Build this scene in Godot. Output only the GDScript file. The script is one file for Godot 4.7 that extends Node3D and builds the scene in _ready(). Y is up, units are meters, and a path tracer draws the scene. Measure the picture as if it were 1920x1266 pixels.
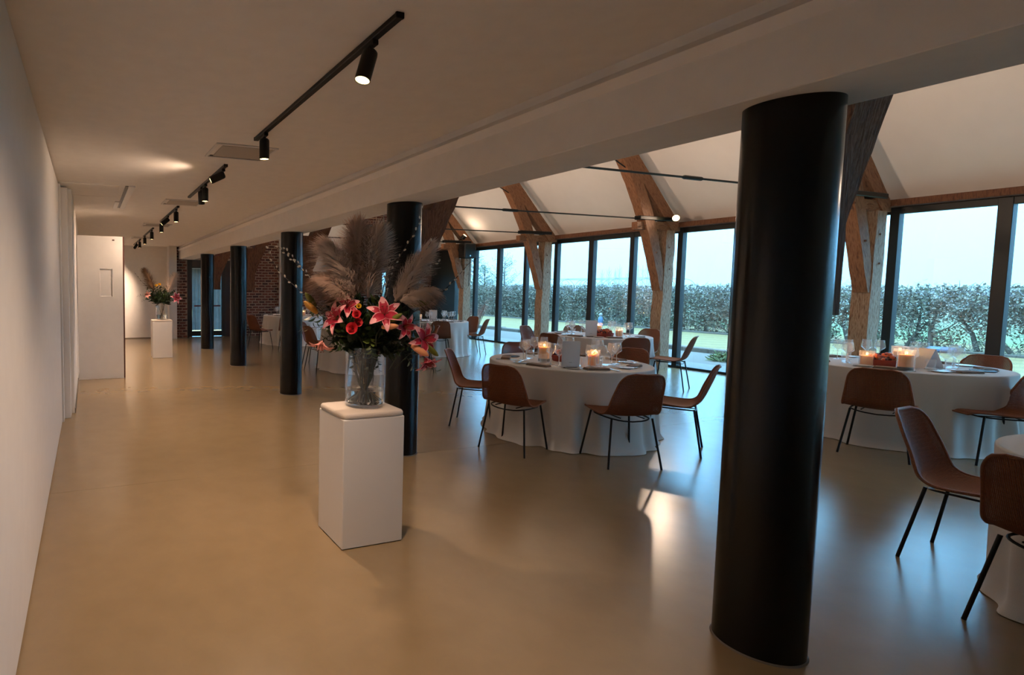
extends Node3D
# Barn dining hall: corridor with round columns on the left, oak-framed hall with a glass wall on the right.

var M := {}
var proto := {}
var rng := RandomNumberGenerator.new()

# ------------------------------------------------------------------ mesh helper
class Shp:
	var v := PackedVector3Array()
	var n := PackedVector3Array()
	var i := PackedInt32Array()
	func vert(p: Vector3, q: Vector3) -> int:
		v.append(p); n.append(q)
		return v.size() - 1
	func tri(a: int, b: int, c: int):      # given counter-clockwise seen from outside
		i.append(a); i.append(c); i.append(b)
	func quad(a: Vector3, b: Vector3, c: Vector3, d: Vector3):
		var q := (b - a).cross(d - a)
		if q.length_squared() < 1e-14: q = (c - b).cross(d - b)
		q = q.normalized()
		var k := v.size()
		for p in [a, b, c, d]: vert(p, q)
		tri(k, k + 1, k + 2); tri(k, k + 2, k + 3)
	func face(pts: Array, out: Vector3):
		var q: Vector3 = (pts[1] - pts[0]).cross(pts[2] - pts[0]).normalized()
		if q.dot(out) < 0:
			pts.reverse(); q = -q
		var k := v.size()
		for p in pts: vert(p, q)
		for j in range(1, pts.size() - 1): tri(k, k + j, k + j + 1)
	func box(c: Vector3, s: Vector3, b := 0.0, rot := Basis()):
		var h := s * 0.5
		if b <= 0.0:
			for ax in 3:
				for sg in [-1.0, 1.0]:
					var u := Vector3(); u[(ax + 1) % 3] = h[(ax + 1) % 3]
					var w := Vector3(); w[(ax + 2) % 3] = h[(ax + 2) % 3]
					var o := Vector3(); o[ax] = h[ax] * sg
					face([c + rot * (o - u - w), c + rot * (o + u - w), c + rot * (o + u + w), c + rot * (o - u + w)], rot * o)
			return
		var pt := func(sx: float, sy: float, sz: float, ax: int) -> Vector3:
			var q := Vector3(sx * h.x, sy * h.y, sz * h.z)
			var sgn := Vector3(sx, sy, sz)
			for k in 3:
				if k != ax: q[k] -= sgn[k] * b
			return c + rot * q
		for ax in 3:
			var a1 := (ax + 1) % 3
			var a2 := (ax + 2) % 3
			for sg in [-1.0, 1.0]:
				var pts := []
				for k in [[-1, -1], [1, -1], [1, 1], [-1, 1]]:
					var sv := Vector3(); sv[ax] = sg; sv[a1] = k[0]; sv[a2] = k[1]
					pts.append(pt.call(sv.x, sv.y, sv.z, ax))
				var o := Vector3(); o[ax] = sg
				face(pts, rot * o)
			for k in [[-1, -1], [1, -1], [1, 1], [-1, 1]]:   # edges along ax
				var s0 := Vector3(); s0[ax] = -1; s0[a1] = k[0]; s0[a2] = k[1]
				var s1 := s0; s1[ax] = 1
				var o := Vector3(); o[a1] = k[0]; o[a2] = k[1]
				face([pt.call(s0.x, s0.y, s0.z, a1), pt.call(s1.x, s1.y, s1.z, a1), pt.call(s1.x, s1.y, s1.z, a2), pt.call(s0.x, s0.y, s0.z, a2)], rot * o)
		for sx in [-1, 1]:
			for sy in [-1, 1]:
				for sz in [-1, 1]:
					face([pt.call(sx, sy, sz, 0), pt.call(sx, sy, sz, 1), pt.call(sx, sy, sz, 2)], rot * Vector3(sx, sy, sz))
	func tube(p: Array, r, seg := 8, cap := true):
		var prev := Vector3.UP
		var base := []
		for k in p.size():
			var t: Vector3 = (p[mini(k + 1, p.size() - 1)] - p[maxi(k - 1, 0)]).normalized()
			if k == 0: prev = Vector3.UP if absf(t.y) < 0.9 else Vector3.RIGHT
			var s := t.cross(prev).normalized()
			prev = s.cross(t).normalized()
			var rad: float = r[k] if r is Array else r
			base.append(v.size())
			for j in seg:
				var a := TAU * j / seg
				var o := s * cos(a) + prev * sin(a)
				vert(p[k] + o * rad, o)
		for k in p.size() - 1:
			for j in seg:
				var j2 := (j + 1) % seg
				var a: int = base[k] + j
				var b: int = base[k] + j2
				var c: int = base[k + 1] + j2
				var d: int = base[k + 1] + j
				tri(a, c, b); tri(a, d, c)
		if cap:
			for e in [0, p.size() - 1]:
				var t: Vector3 = (p[1] - p[0]).normalized() * -1.0 if e == 0 else (p[-1] - p[-2]).normalized()
				var k0 := vert(p[e], t)
				var ring := []
				for j in seg: ring.append(vert(v[base[e] + j], t))
				for j in seg:
					if e == 0: tri(k0, ring[j], ring[(j + 1) % seg])
					else: tri(k0, ring[(j + 1) % seg], ring[j])
	func lathe(prof: Array, seg := 24, o := Vector3(), rot := Basis(), sharp := 0.6):
		# prof: Vector2(radius, height), from the bottom outside upwards; corners sharper than SHARP stay hard
		for k in prof.size() - 1:
			var a: Vector2 = prof[k]
			var b: Vector2 = prof[k + 1]
			var d := (b - a).normalized()
			var nn := Vector2(d.y, -d.x)
			var na := nn
			var nb := nn
			if k > 0:
				var e: Vector2 = (a - prof[k - 1]).normalized()
				if e.dot(d) > sharp: na = (nn + Vector2(e.y, -e.x)).normalized()
			if k < prof.size() - 2:
				var e: Vector2 = (prof[k + 2] - b).normalized()
				if e.dot(d) > sharp: nb = (nn + Vector2(e.y, -e.x)).normalized()
			var k0 := v.size()
			for j in seg:
				var t := TAU * j / seg
				var cx := cos(t)
				var sx := sin(t)
				vert(o + rot * Vector3(a.x * cx, a.y, a.x * sx), rot * Vector3(na.x * cx, na.y, na.x * sx))
				vert(o + rot * Vector3(b.x * cx, b.y, b.x * sx), rot * Vector3(nb.x * cx, nb.y, nb.x * sx))
			for j in seg:
				var p := k0 + j * 2
				var q := k0 + ((j + 1) % seg) * 2
				if b.x > 1e-5: tri(p, p + 1, q + 1)
				if a.x > 1e-5: tri(p, q + 1, q)
	func prism(poly: PackedVector2Array, z0: float, z1: float, xf := Transform3D()):
		var q := poly.duplicate()
		if Geometry2D.is_polygon_clockwise(q): q.reverse()
		var m := q.size()
		for k in m:
			var a := q[k]
			var b := q[(k + 1) % m]
			quad(xf * Vector3(a.x, a.y, z1), xf * Vector3(a.x, a.y, z0), xf * Vector3(b.x, b.y, z0), xf * Vector3(b.x, b.y, z1))
		var ix := Geometry2D.triangulate_polygon(q)
		for side in [z0, z1]:
			var nn := xf.basis * (Vector3(0, 0, 1) if side == maxf(z0, z1) else Vector3(0, 0, -1))
			var k0 := v.size()
			for a in q: vert(xf * Vector3(a.x, a.y, side), nn)
			for k in range(0, ix.size(), 3):
				var A := v[k0 + ix[k]]
				var B := v[k0 + ix[k + 1]]
				var C := v[k0 + ix[k + 2]]
				if (B - A).cross(C - A).dot(nn) > 0: tri(k0 + ix[k], k0 + ix[k + 1], k0 + ix[k + 2])
				else: tri(k0 + ix[k], k0 + ix[k + 2], k0 + ix[k + 1])
	func grid(f: Callable, nu: int, nv: int, wrap := false):
		# f(u, v) -> point; smooth normals from the grid itself
		var k0 := v.size()
		var pts := []
		for a in nu + 1:
			for b in nv + 1:
				pts.append(f.call(float(a) / nu, float(b) / nv))
		for a in nu + 1:
			for b in nv + 1:
				var a0 := a - 1
				var a1 := a + 1
				if wrap:
					a0 = (a - 1 + nu) % nu if a > 0 else nu - 1
					a1 = (a + 1) if a < nu else 1
				else:
					a0 = maxi(a0, 0); a1 = mini(a1, nu)
				var du: Vector3 = pts[a1 * (nv + 1) + b] - pts[a0 * (nv + 1) + b]
				var dv: Vector3 = pts[a * (nv + 1) + mini(b + 1, nv)] - pts[a * (nv + 1) + maxi(b - 1, 0)]
				var q := du.cross(dv)
				vert(pts[a * (nv + 1) + b], q.normalized() if q.length() > 1e-12 else Vector3.UP)
		for a in nu:
			for b in nv:
				var p := k0 + a * (nv + 1) + b
				var r := p + nv + 1
				tri(p, r, r + 1); tri(p, r + 1, p + 1)
	func add(o: Shp, xf: Transform3D):
		var k0 := v.size()
		for k in o.v.size():
			v.append(xf * o.v[k]); n.append((xf.basis * o.n[k]).normalized())
		for k in o.i: i.append(k + k0)
	func mesh() -> ArrayMesh:
		var arr := []
		arr.resize(Mesh.ARRAY_MAX)
		arr[Mesh.ARRAY_VERTEX] = v
		arr[Mesh.ARRAY_NORMAL] = n
		arr[Mesh.ARRAY_INDEX] = i
		var m := ArrayMesh.new()
		m.add_surface_from_arrays(Mesh.PRIMITIVE_TRIANGLES, arr)
		return m

# ------------------------------------------------------------------ scene helpers
var used := {}
func numbered(called: String) -> String:
	var k: int = used.get(called, 0)
	used[called] = k + 1
	return called if k == 0 else "%s_%03d" % [called, k]

func meta(o: Node, label: String, cat: String, group := "", kind := ""):
	if label: o.set_meta("label", label)
	if cat: o.set_meta("category", cat)
	if group: o.set_meta("group", group)
	if kind: o.set_meta("kind", kind)

func thing(called: String, label: String, cat: String, at := Vector3(), turn := 0.0, group := "") -> Node3D:
	var o := Node3D.new()
	o.name = numbered(called)
	add_child(o, true)
	o.position = at
	o.rotation.y = turn
	meta(o, label, cat, group)
	return o

func part(parent: Node, called: String, s, m: Material, label := "") -> MeshInstance3D:
	var o := MeshInstance3D.new()
	o.name = called
	o.mesh = s.mesh() if s is Shp else s
	o.material_override = m
	parent.add_child(o, true)
	if label: o.set_meta("label", label)
	return o

func single(called: String, s, m: Material, label: String, cat: String, at := Vector3(), turn := 0.0, group := "", kind := "") -> MeshInstance3D:
	var o := MeshInstance3D.new()
	o.name = numbered(called)
	o.mesh = s.mesh() if s is Shp else s
	o.material_override = m
	add_child(o, true)
	o.position = at
	o.rotation.y = turn
	meta(o, label, cat, group, kind)
	return o

func struct(called: String, s, m: Material, parent: Node = null) -> MeshInstance3D:
	var o := MeshInstance3D.new()
	o.name = numbered(called) if parent == null else called
	o.mesh = s.mesh() if s is Shp else s
	o.material_override = m
	(self if parent == null else parent).add_child(o, true)
	if parent == null: o.set_meta("kind", "structure")
	return o

func dup(o: Node3D, called: String, label: String, at: Vector3, turn := 0.0, group := "") -> Node3D:
	var c: Node3D = o.duplicate()
	c.name = numbered(called)
	add_child(c, true)
	c.position = at
	c.rotation = Vector3(0, turn, 0)
	c.set_meta("label", label)
	if group: c.set_meta("group", group)
	return c

# prototypes: the first use moves the prototype itself, later uses copy it
func use(key: String, called: String, label: String, at: Vector3, turn := 0.0, group := "") -> Node3D:
	var p: Node3D = proto[key]
	if not p.has_meta("placed"):
		p.set_meta("placed", true)
		p.name = numbered(called)
		p.position = at
		p.rotation = Vector3(0, turn, 0)
		p.set_meta("label", label)
		if group: p.set_meta("group", group)
		return p
	return dup(p, called, label, at, turn, group)

func proto_node(key: String, cat: String) -> Node3D:
	var o := Node3D.new()
	o.name = "proto_" + key
	add_child(o, true)
	o.set_meta("category", cat)
	proto[key] = o
	return o

func noise(freq: float, cols: Array, size := 512, seed_ := 1, oct := 4, kind := FastNoiseLite.TYPE_SIMPLEX_SMOOTH) -> NoiseTexture2D:
	var f := FastNoiseLite.new()
	f.noise_type = kind
	f.frequency = freq
	f.seed = seed_
	f.fractal_octaves = oct
	var t := NoiseTexture2D.new()
	t.noise = f
	t.width = size; t.height = size
	t.seamless = true
	t.generate_mipmaps = false
	if cols.size():
		var g := Gradient.new()
		var off := PackedFloat32Array()
		var cc := PackedColorArray()
		for k in cols.size():
			off.append(float(k) / maxi(cols.size() - 1, 1)); cc.append(cols[k])
		g.offsets = off; g.colors = cc
		t.color_ramp = g
	return t

func ntex(freq: float, bump: float, size := 512, seed_ := 3, oct := 4) -> NoiseTexture2D:
	var t := noise(freq, [], size, seed_, oct)
	t.as_normal_map = true
	t.bump_strength = bump
	return t

func mat(key: String, c: Color, rough := 0.8, metal := 0.0) -> StandardMaterial3D:
	var m := StandardMaterial3D.new()
	m.resource_name = key
	m.albedo_color = c
	m.roughness = rough
	m.metallic = metal
	M[key] = m
	return m

func tri_map(m: StandardMaterial3D, tex: Texture2D, scale: Vector3, world := true):
	m.albedo_texture = tex
	m.uv1_triplanar = true
	m.uv1_world_triplanar = world
	m.uv1_scale = scale

func bump(m: StandardMaterial3D, tex: Texture2D, amount: float):
	m.normal_enabled = true
	m.normal_texture = tex
	m.normal_scale = amount

# ------------------------------------------------------------------ the scene
const ZC := [-1.45, -4.334, -7.219, -10.103, -12.988]
const H := 2.643
const HB := 2.279
const ZB := -15.9
const ZF := 4.5
const XL := -0.285
const XW := 10.743

func _ready():
	rng.seed = 7
	# camera: a wide lens, seen through the right-hand part of its picture (shifted axis)
	var cam := Camera3D.new()
	cam.name = "camera"
	add_child(cam)
	cam.transform = Transform3D(Basis(Vector3(0.94328, 0.00691, 0.33194), Vector3(0.01493, 0.99789, -0.06319), Vector3(-0.33167, 0.06456, 0.94118)), Vector3(0, 1.53, 0))
	cam.projection = Camera3D.PROJECTION_FRUSTUM
	cam.keep_aspect = Camera3D.KEEP_HEIGHT
	cam.near = 0.05
	cam.far = 400.0
	cam.size = 0.05 * 1266.0 / 1021.54
	cam.frustum_offset = Vector2((960.0 - 524.57) / 1021.54, (602.59 - 633.0) / 1021.54) * 0.05
	cam.current = true
	# sky: bright bluish overcast
	var sm := ProceduralSkyMaterial.new()
	sm.sky_horizon_color = Color(0.260, 0.642, 0.854)
	sm.sky_top_color = Color(0.701, 0.955, 1.114)
	sm.sky_curve = 0.6
	sm.ground_horizon_color = Color(0.45, 0.5, 0.45)
	sm.ground_bottom_color = Color(0.35, 0.4, 0.3)
	sm.energy_multiplier = 8.4
	var sky := Sky.new()
	sky.sky_material = sm
	var env := Environment.new()
	env.background_mode = Environment.BG_SKY
	env.sky = sky
	env.tonemap_mode = Environment.TONE_MAPPER_LINEAR
	env.tonemap_exposure = 1.5
	env.sdfgi_enabled = true
	env.ssao_enabled = true
	env.ssil_enabled = true
	env.volumetric_fog_enabled = true
	env.volumetric_fog_density = 0.0
	var we := WorldEnvironment.new()
	we.name = "world_environment"
	we.environment = env
	add_child(we)

	materials()
	shell()
	windows()
	back_wall()
	columns()
	trusses()
	outside()
	ceiling_fittings()
	pedestals()
	bouquet_front()
	bouquet_back()
	chairs_and_tables()

func materials():
	var m: StandardMaterial3D
	m = mat("floor", Color(1, 1, 1), 0.23)
	tri_map(m, noise(0.012, [Color(0.530, 0.450, 0.335), Color(0.543, 0.461, 0.345), Color(0.553, 0.470, 0.352)], 1024, 4, 5), Vector3(0.3, 0.3, 0.3))
	m.metallic_specular = 0.7
	m = mat("joint", Color(0.33, 0.30, 0.27), 0.8)
	m = mat("plaster", Color(1, 1, 1), 0.85)
	tri_map(m, noise(0.02, [Color(0.875, 0.85, 0.82), Color(0.90, 0.875, 0.845)], 512, 9, 5), Vector3(0.6, 0.6, 0.6))
	m = mat("wall_white", Color(1, 1, 1), 0.42)
	tri_map(m, noise(0.02, [Color(0.82, 0.805, 0.79), Color(0.84, 0.825, 0.81)], 512, 19, 4), Vector3(0.5, 0.5, 0.5))
	m = mat("roof_white", Color(1, 1, 1), 0.9)
	tri_map(m, noise(0.01, [Color(0.875, 0.85, 0.825), Color(0.90, 0.875, 0.85)], 512, 29, 4), Vector3(0.5, 0.5, 0.5))
	mat("black_column", Color(0.035, 0.035, 0.037), 0.24).metallic_specular = 0.4
	mat("black_metal", Color(0.05, 0.048, 0.048), 0.45, 0.3)
	mat("black_paint", Color(0.045, 0.045, 0.048), 0.5)
	mat("anthracite", Color(0.05, 0.053, 0.06), 0.5)
	mat("dark_red_wood", Color(0.13, 0.065, 0.055), 0.6)
	mat("brown_edge", Color(0.30, 0.14, 0.08), 0.6)
	mat("grey_baseboard", Color(0.42, 0.38, 0.34), 0.7)
	mat("grille", Color(0.66, 0.62, 0.58), 0.6)
	mat("steel", Color(0.75, 0.74, 0.72), 0.25, 1.0)
	for k in 3:
		m = mat("oak_%d" % k, Color(1, 1, 1), 0.75)
		var tones: Array = [[Color(0.33, 0.20, 0.125), Color(0.50, 0.33, 0.215), Color(0.57, 0.40, 0.28), Color(0.46, 0.29, 0.18), Color(0.24, 0.14, 0.09)],
			[Color(0.36, 0.25, 0.18), Color(0.58, 0.465, 0.37), Color(0.65, 0.545, 0.45), Color(0.52, 0.39, 0.29), Color(0.28, 0.185, 0.125)],
			[Color(0.25, 0.145, 0.09), Color(0.38, 0.23, 0.145), Color(0.43, 0.28, 0.18), Color(0.35, 0.2, 0.12), Color(0.19, 0.105, 0.065)]][k]
		tri_map(m, noise(0.022, tones, 512, 40 + k, 5), Vector3(2.6, 0.42, 2.6), false)
		bump(m, ntex(0.03, 6.0, 512, 50 + k), 0.7)
	m = mat("mortar", Color(1, 1, 1), 0.95)
	tri_map(m, noise(0.05, [Color(0.52, 0.445, 0.385), Color(0.68, 0.60, 0.53)], 256, 60), Vector3(1.5, 1.5, 1.5))
	var bn := noise(0.05, [Color(0.62, 0.62, 0.62), Color(1, 1, 1)], 256, 61)
	var bc := [Color(0.50, 0.26, 0.19), Color(0.42, 0.215, 0.165), Color(0.56, 0.315, 0.225), Color(0.32, 0.17, 0.14), Color(0.47, 0.24, 0.165)]
	for k in bc.size():
		m = mat("brick_%d" % k, bc[k], 0.9)
		tri_map(m, bn, Vector3(3, 3, 3))
	m = mat("cloth", Color(1, 1, 1), 0.95)
	tri_map(m, noise(0.2, [Color(0.80, 0.785, 0.77), Color(0.86, 0.85, 0.84)], 256, 70), Vector3(5, 5, 5))
	bump(m, ntex(0.35, 3.0, 256, 71, 2), 0.3)
	m = mat("rattan", Color(1, 1, 1), 0.5)
	tri_map(m, noise(0.06, [Color(0.39, 0.21, 0.125), Color(0.50, 0.285, 0.17), Color(0.58, 0.345, 0.215)], 512, 72, 4), Vector3(6, 1.5, 6), false)
	m = mat("rattan_dark", Color(0.40, 0.22, 0.135), 0.5)
	m = mat("napkin", Color(1, 1, 1), 0.95)
	tri_map(m, noise(0.2, [Color(0.47, 0.40, 0.35), Color(0.55, 0.475, 0.42)], 256, 73), Vector3(8, 8, 8))
	mat("porcelain", Color(0.88, 0.87, 0.86), 0.2)
	mat("slate_plate", Color(0.10, 0.095, 0.09), 0.45)
	m = mat("card", Color(0.88, 0.875, 0.885), 0.7)
	mat("print_grey", Color(0.45, 0.43, 0.44), 0.8)
	m = mat("glass", Color(1, 1, 1, 0.012), 0.02)
	m.transparency = BaseMaterial3D.TRANSPARENCY_ALPHA
	m = mat("glassware", Color(1, 1, 1, 0.07), 0.03)
	m.transparency = BaseMaterial3D.TRANSPARENCY_ALPHA
	m = mat("glass_thick", Color(1, 1, 1, 0.3), 0.04)
	m.transparency = BaseMaterial3D.TRANSPARENCY_ALPHA
	m = mat("pane_glass", Color(1, 1, 1, 0.01), 0.01)
	m.transparency = BaseMaterial3D.TRANSPARENCY_ALPHA
	m = mat("water", Color(0.93, 0.95, 0.93, 0.02), 0.0)
	m.transparency = BaseMaterial3D.TRANSPARENCY_ALPHA
	m.refraction_enabled = true
	m.refraction_scale = 0.033
	m = mat("wax", Color(0.93, 0.70, 0.47), 0.5)
	m.subsurf_scatter_enabled = true
	m.subsurf_scatter_strength = 0.5
	mat("wax_dark", Color(0.13, 0.12, 0.08), 0.5)
	m = mat("flame", Color(1, 0.8, 0.5))
	m.emission_enabled = true
	m.emission = Color(1, 0.82, 0.5)
	m.emission_energy_multiplier = 3.0
	m = mat("lamp_glow", Color(1, 0.9, 0.75))
	m.emission_enabled = true
	m.emission = Color(1, 0.88, 0.62)
	m.emission_energy_multiplier = 5.0
	m = mat("terracotta", Color(1, 1, 1), 0.8)
	tri_map(m, noise(0.1, [Color(0.50, 0.20, 0.16), Color(0.62, 0.28, 0.23)], 256, 74), Vector3(5, 5, 5))
	mat("berry_red", Color(0.42, 0.06, 0.07), 0.45)
	mat("berry_dark", Color(0.22, 0.05, 0.06), 0.5)
	mat("berry_orange", Color(0.75, 0.35, 0.18), 0.5)
	m = mat("cushion", Color(1, 1, 1), 0.95)
	tri_map(m, noise(0.15, [Color(0.74, 0.69, 0.64), Color(0.80, 0.75, 0.70)], 256, 75), Vector3(4, 4, 4))
	m = mat("pedestal_white", Color(0.86, 0.84, 0.82), 0.45)
	# flowers
	m = mat("pampas", Color(0.80, 0.67, 0.59), 0.95)
	m.backlight_enabled = true
	m.backlight = Color(0.3, 0.24, 0.2)
	m = mat("pampas_pale", Color(0.90, 0.80, 0.73), 0.95)
	m.backlight_enabled = true
	m.backlight = Color(0.3, 0.25, 0.22)
	mat("pampas_brown", Color(0.46, 0.34, 0.24), 0.95)
	mat("pampas_stem", Color(0.5, 0.42, 0.26), 0.8)
	mat("twig", Color(0.16, 0.095, 0.07), 0.7)
	mat("catkin", Color(0.82, 0.79, 0.74), 0.95)
	for d in [["lily_pink", Color(0.74, 0.13, 0.24)], ["lily_pale", Color(0.93, 0.62, 0.58)], ["lily_edge", Color(0.95, 0.66, 0.68)], ["rose_coral", Color(0.80, 0.16, 0.20)], ["bud_yellow", Color(0.78, 0.55, 0.20)], ["bud_green", Color(0.44, 0.45, 0.13)], ["bud_peach", Color(0.90, 0.60, 0.42)], ["yellow_bloom", Color(0.9, 0.72, 0.16)], ["white_bloom", Color(0.88, 0.80, 0.74)]]:
		m = mat(d[0], d[1], 0.55)
		m.backlight_enabled = true
		m.backlight = (d[1] as Color) * 0.4
	for d in [["leaf_dark", Color(0.10, 0.17, 0.08)], ["leaf_mid", Color(0.18, 0.27, 0.11)], ["leaf_light", Color(0.34, 0.40, 0.16)]]:
		m = mat(d[0], d[1], 0.5)
		m.backlight_enabled = true
		m.backlight = (d[1] as Color) * 0.5
	mat("stem_green", Color(0.15, 0.17, 0.08), 0.6)
	mat("stem_brown", Color(0.17, 0.14, 0.08), 0.7)
	mat("stamen", Color(0.45, 0.2, 0.08), 0.7)
	# outside
	m = mat("lawn", Color(1, 1, 1), 0.95)
	var gr := Image.create(256, 256, false, Image.FORMAT_RGB8)
	var fn := FastNoiseLite.new()
	fn.frequency = 0.09
	fn.seed = 5
	for y in 256:
		for x in 256:
			var s := 1.0 if (x / 32) % 2 == 0 else 0.0
			var q := fn.get_noise_2d(x, y) * 0.03
			gr.set_pixel(x, y, Color(0.36 + 0.042 * s + q, 0.315 + 0.036 * s + q, 0.17 + 0.028 * s + q))
	var gt := ImageTexture.create_from_image(gr)
	tri_map(m, gt, Vector3(0.28, 0.28, 0.28), false)
	m = mat("meadow", Color(1, 1, 1), 0.95)
	tri_map(m, noise(0.03, [Color(0.269, 0.344, 0.176), Color(0.344, 0.395, 0.218)], 512, 80), Vector3(0.1, 0.1, 0.1))
	m = mat("gravel", Color(1, 1, 1), 0.95)
	tri_map(m, noise(0.3, [Color(0.202, 0.189, 0.176), Color(0.302, 0.281, 0.260), Color(0.378, 0.357, 0.336)], 512, 81, 2), Vector3(0.8, 0.8, 0.8))
	m = mat("paving", Color(1, 1, 1), 0.8)
	tri_map(m, noise(0.05, [Color(0.294, 0.286, 0.277), Color(0.344, 0.336, 0.328)], 256, 82), Vector3(0.6, 0.6, 0.6))
	m = mat("stone", Color(1, 1, 1), 0.9)
	tri_map(m, noise(0.06, [Color(0.244, 0.218, 0.193), Color(0.353, 0.328, 0.294)], 256, 83), Vector3(1, 1, 1))
	mat("hedge_twig", Color(0.302, 0.281, 0.252), 0.9)
	m = mat("hedge_leaf", Color(1, 1, 1), 0.8)
	m.vertex_color_use_as_albedo = true
	mat("trunk", Color(0.28, 0.26, 0.23), 0.9)
	mat("pale_leaf", Color(0.30, 0.34, 0.17), 0.9)
	mat("far_twig", Color(0.24, 0.20, 0.16), 0.9)
	mat("far_trees", Color(0.20, 0.20, 0.14), 0.95)
	mat("red_twig", Color(0.370, 0.210, 0.151), 0.8)
	mat("galvanised", Color(0.344, 0.353, 0.361), 0.5, 0.4)
	mat("plant_green", Color(0.277, 0.319, 0.159), 0.8)
	m = mat("curtain", Color(0.40, 0.41, 0.42), 0.95)
	m.backlight_enabled = true
	m.backlight = Color(0.3, 0.3, 0.3)
	mat("ornament_blue", Color(0.21, 0.31, 0.42), 0.6)
	mat("ornament_pale", Color(0.42, 0.42, 0.42), 0.6)
	mat("red_bar", Color(0.45, 0.10, 0.09), 0.5)

func boxs(c: Vector3, s: Vector3, b := 0.0) -> Shp:
	var q := Shp.new()
	q.box(c, s, b)
	return q

# box from min corner to max corner
func bb(a: Vector3, b: Vector3, bev := 0.0) -> Shp:
	return boxs((a + b) * 0.5, (b - a).abs(), bev)

func shell():
	# floor: cast slabs with saw-cut joints
	var fl := struct("floor", bb(Vector3(XL - 0.35, -0.25, ZB - 1.2), Vector3(XW + 0.15, -0.004, ZF)), M.joint)
	var cuts := [ZF, -4.232, ZB - 1.2]
	for k in cuts.size() - 1:
		struct("slab", bb(Vector3(XL - 0.35, -0.004, cuts[k + 1] + 0.0012), Vector3(XW + 0.15, 0.0, cuts[k] - 0.0012)), M.floor, fl)
	# ceiling of the corridor
	struct("ceiling", bb(Vector3(XL - 0.35, H, ZB - 1.0), Vector3(2.93, H + 0.3, ZF)), M.plaster)
	# plastered beam over the columns
	struct("trim_1", bb(Vector3(2.486, HB, ZB + 0.02), Vector3(2.927, H + 0.6, ZF), 0.004), M.plaster)
	# left wall: smooth panels with a shadow gap at floor and ceiling
	var wl := struct("wall_left", bb(Vector3(XL - 0.35, 0, -6.42), Vector3(XL - 0.03, H, ZF)), M.black_paint)
	struct("panel", bb(Vector3(XL - 0.035, 0.012, -6.40), Vector3(XL, H - 0.022, ZF), 0.008), M.wall_white, wl)
	struct("jamb", bb(Vector3(XL - 0.3, 0.0, -6.60), Vector3(-0.268, H - 0.02, -6.45), 0.003), M.wall_white, wl)
	struct("jamb", bb(Vector3(XL - 0.3, 0.0, -6.83), Vector3(-0.2, H - 0.03, -6.615), 0.003), M.wall_white, wl)
	struct("return_wall", bb(Vector3(XL - 0.35, 0.0, ZB - 1.0), Vector3(-0.165, H, -6.86), 0.003), M.plaster, wl)
	struct("baseboard_left", bb(Vector3(-0.165, 0.0, -9.1), Vector3(-0.155, 0.06, -6.86)), M.grey_baseboard)
	# end walls behind the photographer
	struct("wall_front", bb(Vector3(XL - 0.35, -0.2, ZF), Vector3(XW + 0.3, 7.4, ZF + 0.25)), M.plaster)
	# roof of the hall: two plastered slopes meeting at a ridge
	var ridge := Vector2(6.8, 6.60)
	var zr0 := ZB - 0.6
	for s in [[Vector2(2.6, 2.40), ridge], [ridge, Vector2(XW + 0.25, 2.657)]]:
		var a: Vector2 = s[0]
		var b: Vector2 = s[1]
		var nn := Vector2(-(b - a).y, (b - a).x).normalized() * 0.22
		var q := Shp.new()
		q.prism(PackedVector2Array([a, b, b + nn, a + nn]), zr0, ZF + 0.2)
		struct("ceiling", q, M.roof_white)
	# wall plate along the windows
	struct("trim_2", bb(Vector3(10.55, 2.69, ZB), Vector3(XW + 0.1, 2.785, ZF), 0.006), M.oak_2)
	# part of the right wall closed with a black panel near the back
	struct("wall_right", bb(Vector3(XW - 0.04, 0, ZB), Vector3(XW + 0.1, 2.69, -14.12)), M.black_paint)

func windows():
	var z := -13.25 - 0.98
	var k := 1
	while z < ZF - 0.2:
		var z2: float = z + 0.98
		var first := z < -14.0
		var w := Node3D.new()
		w.name = "window_%d" % k
		w.set_meta("kind", "structure")
		add_child(w)
		w.position = Vector3(XW, 0, (maxf(z, -14.12) + z2) * 0.5)
		var half := (z2 - maxf(z, -14.12)) * 0.5
		# the stile at its +z side; every third pair is a wide frame post
		var wide := 0.062 if posmod(k, 3) == 2 else 0.047
		part(w, "mullion", bb(Vector3(-0.03, 0.0, half - wide), Vector3(0.09, 2.69, half + wide), 0.004), M.anthracite)
		part(w, "top_rail", bb(Vector3(-0.02, 2.60, -half), Vector3(0.08, 2.69, half), 0.004), M.anthracite)
		part(w, "bottom_rail", bb(Vector3(-0.02, -0.01, -half), Vector3(0.08, 0.045, half), 0.004), M.anthracite)
		part(w, "pane", bb(Vector3(0.03, 0.045, -half + 0.03), Vector3(0.032, 2.60, half - 0.03)), M.pane_glass)
		z = z2
		k += 1

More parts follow.
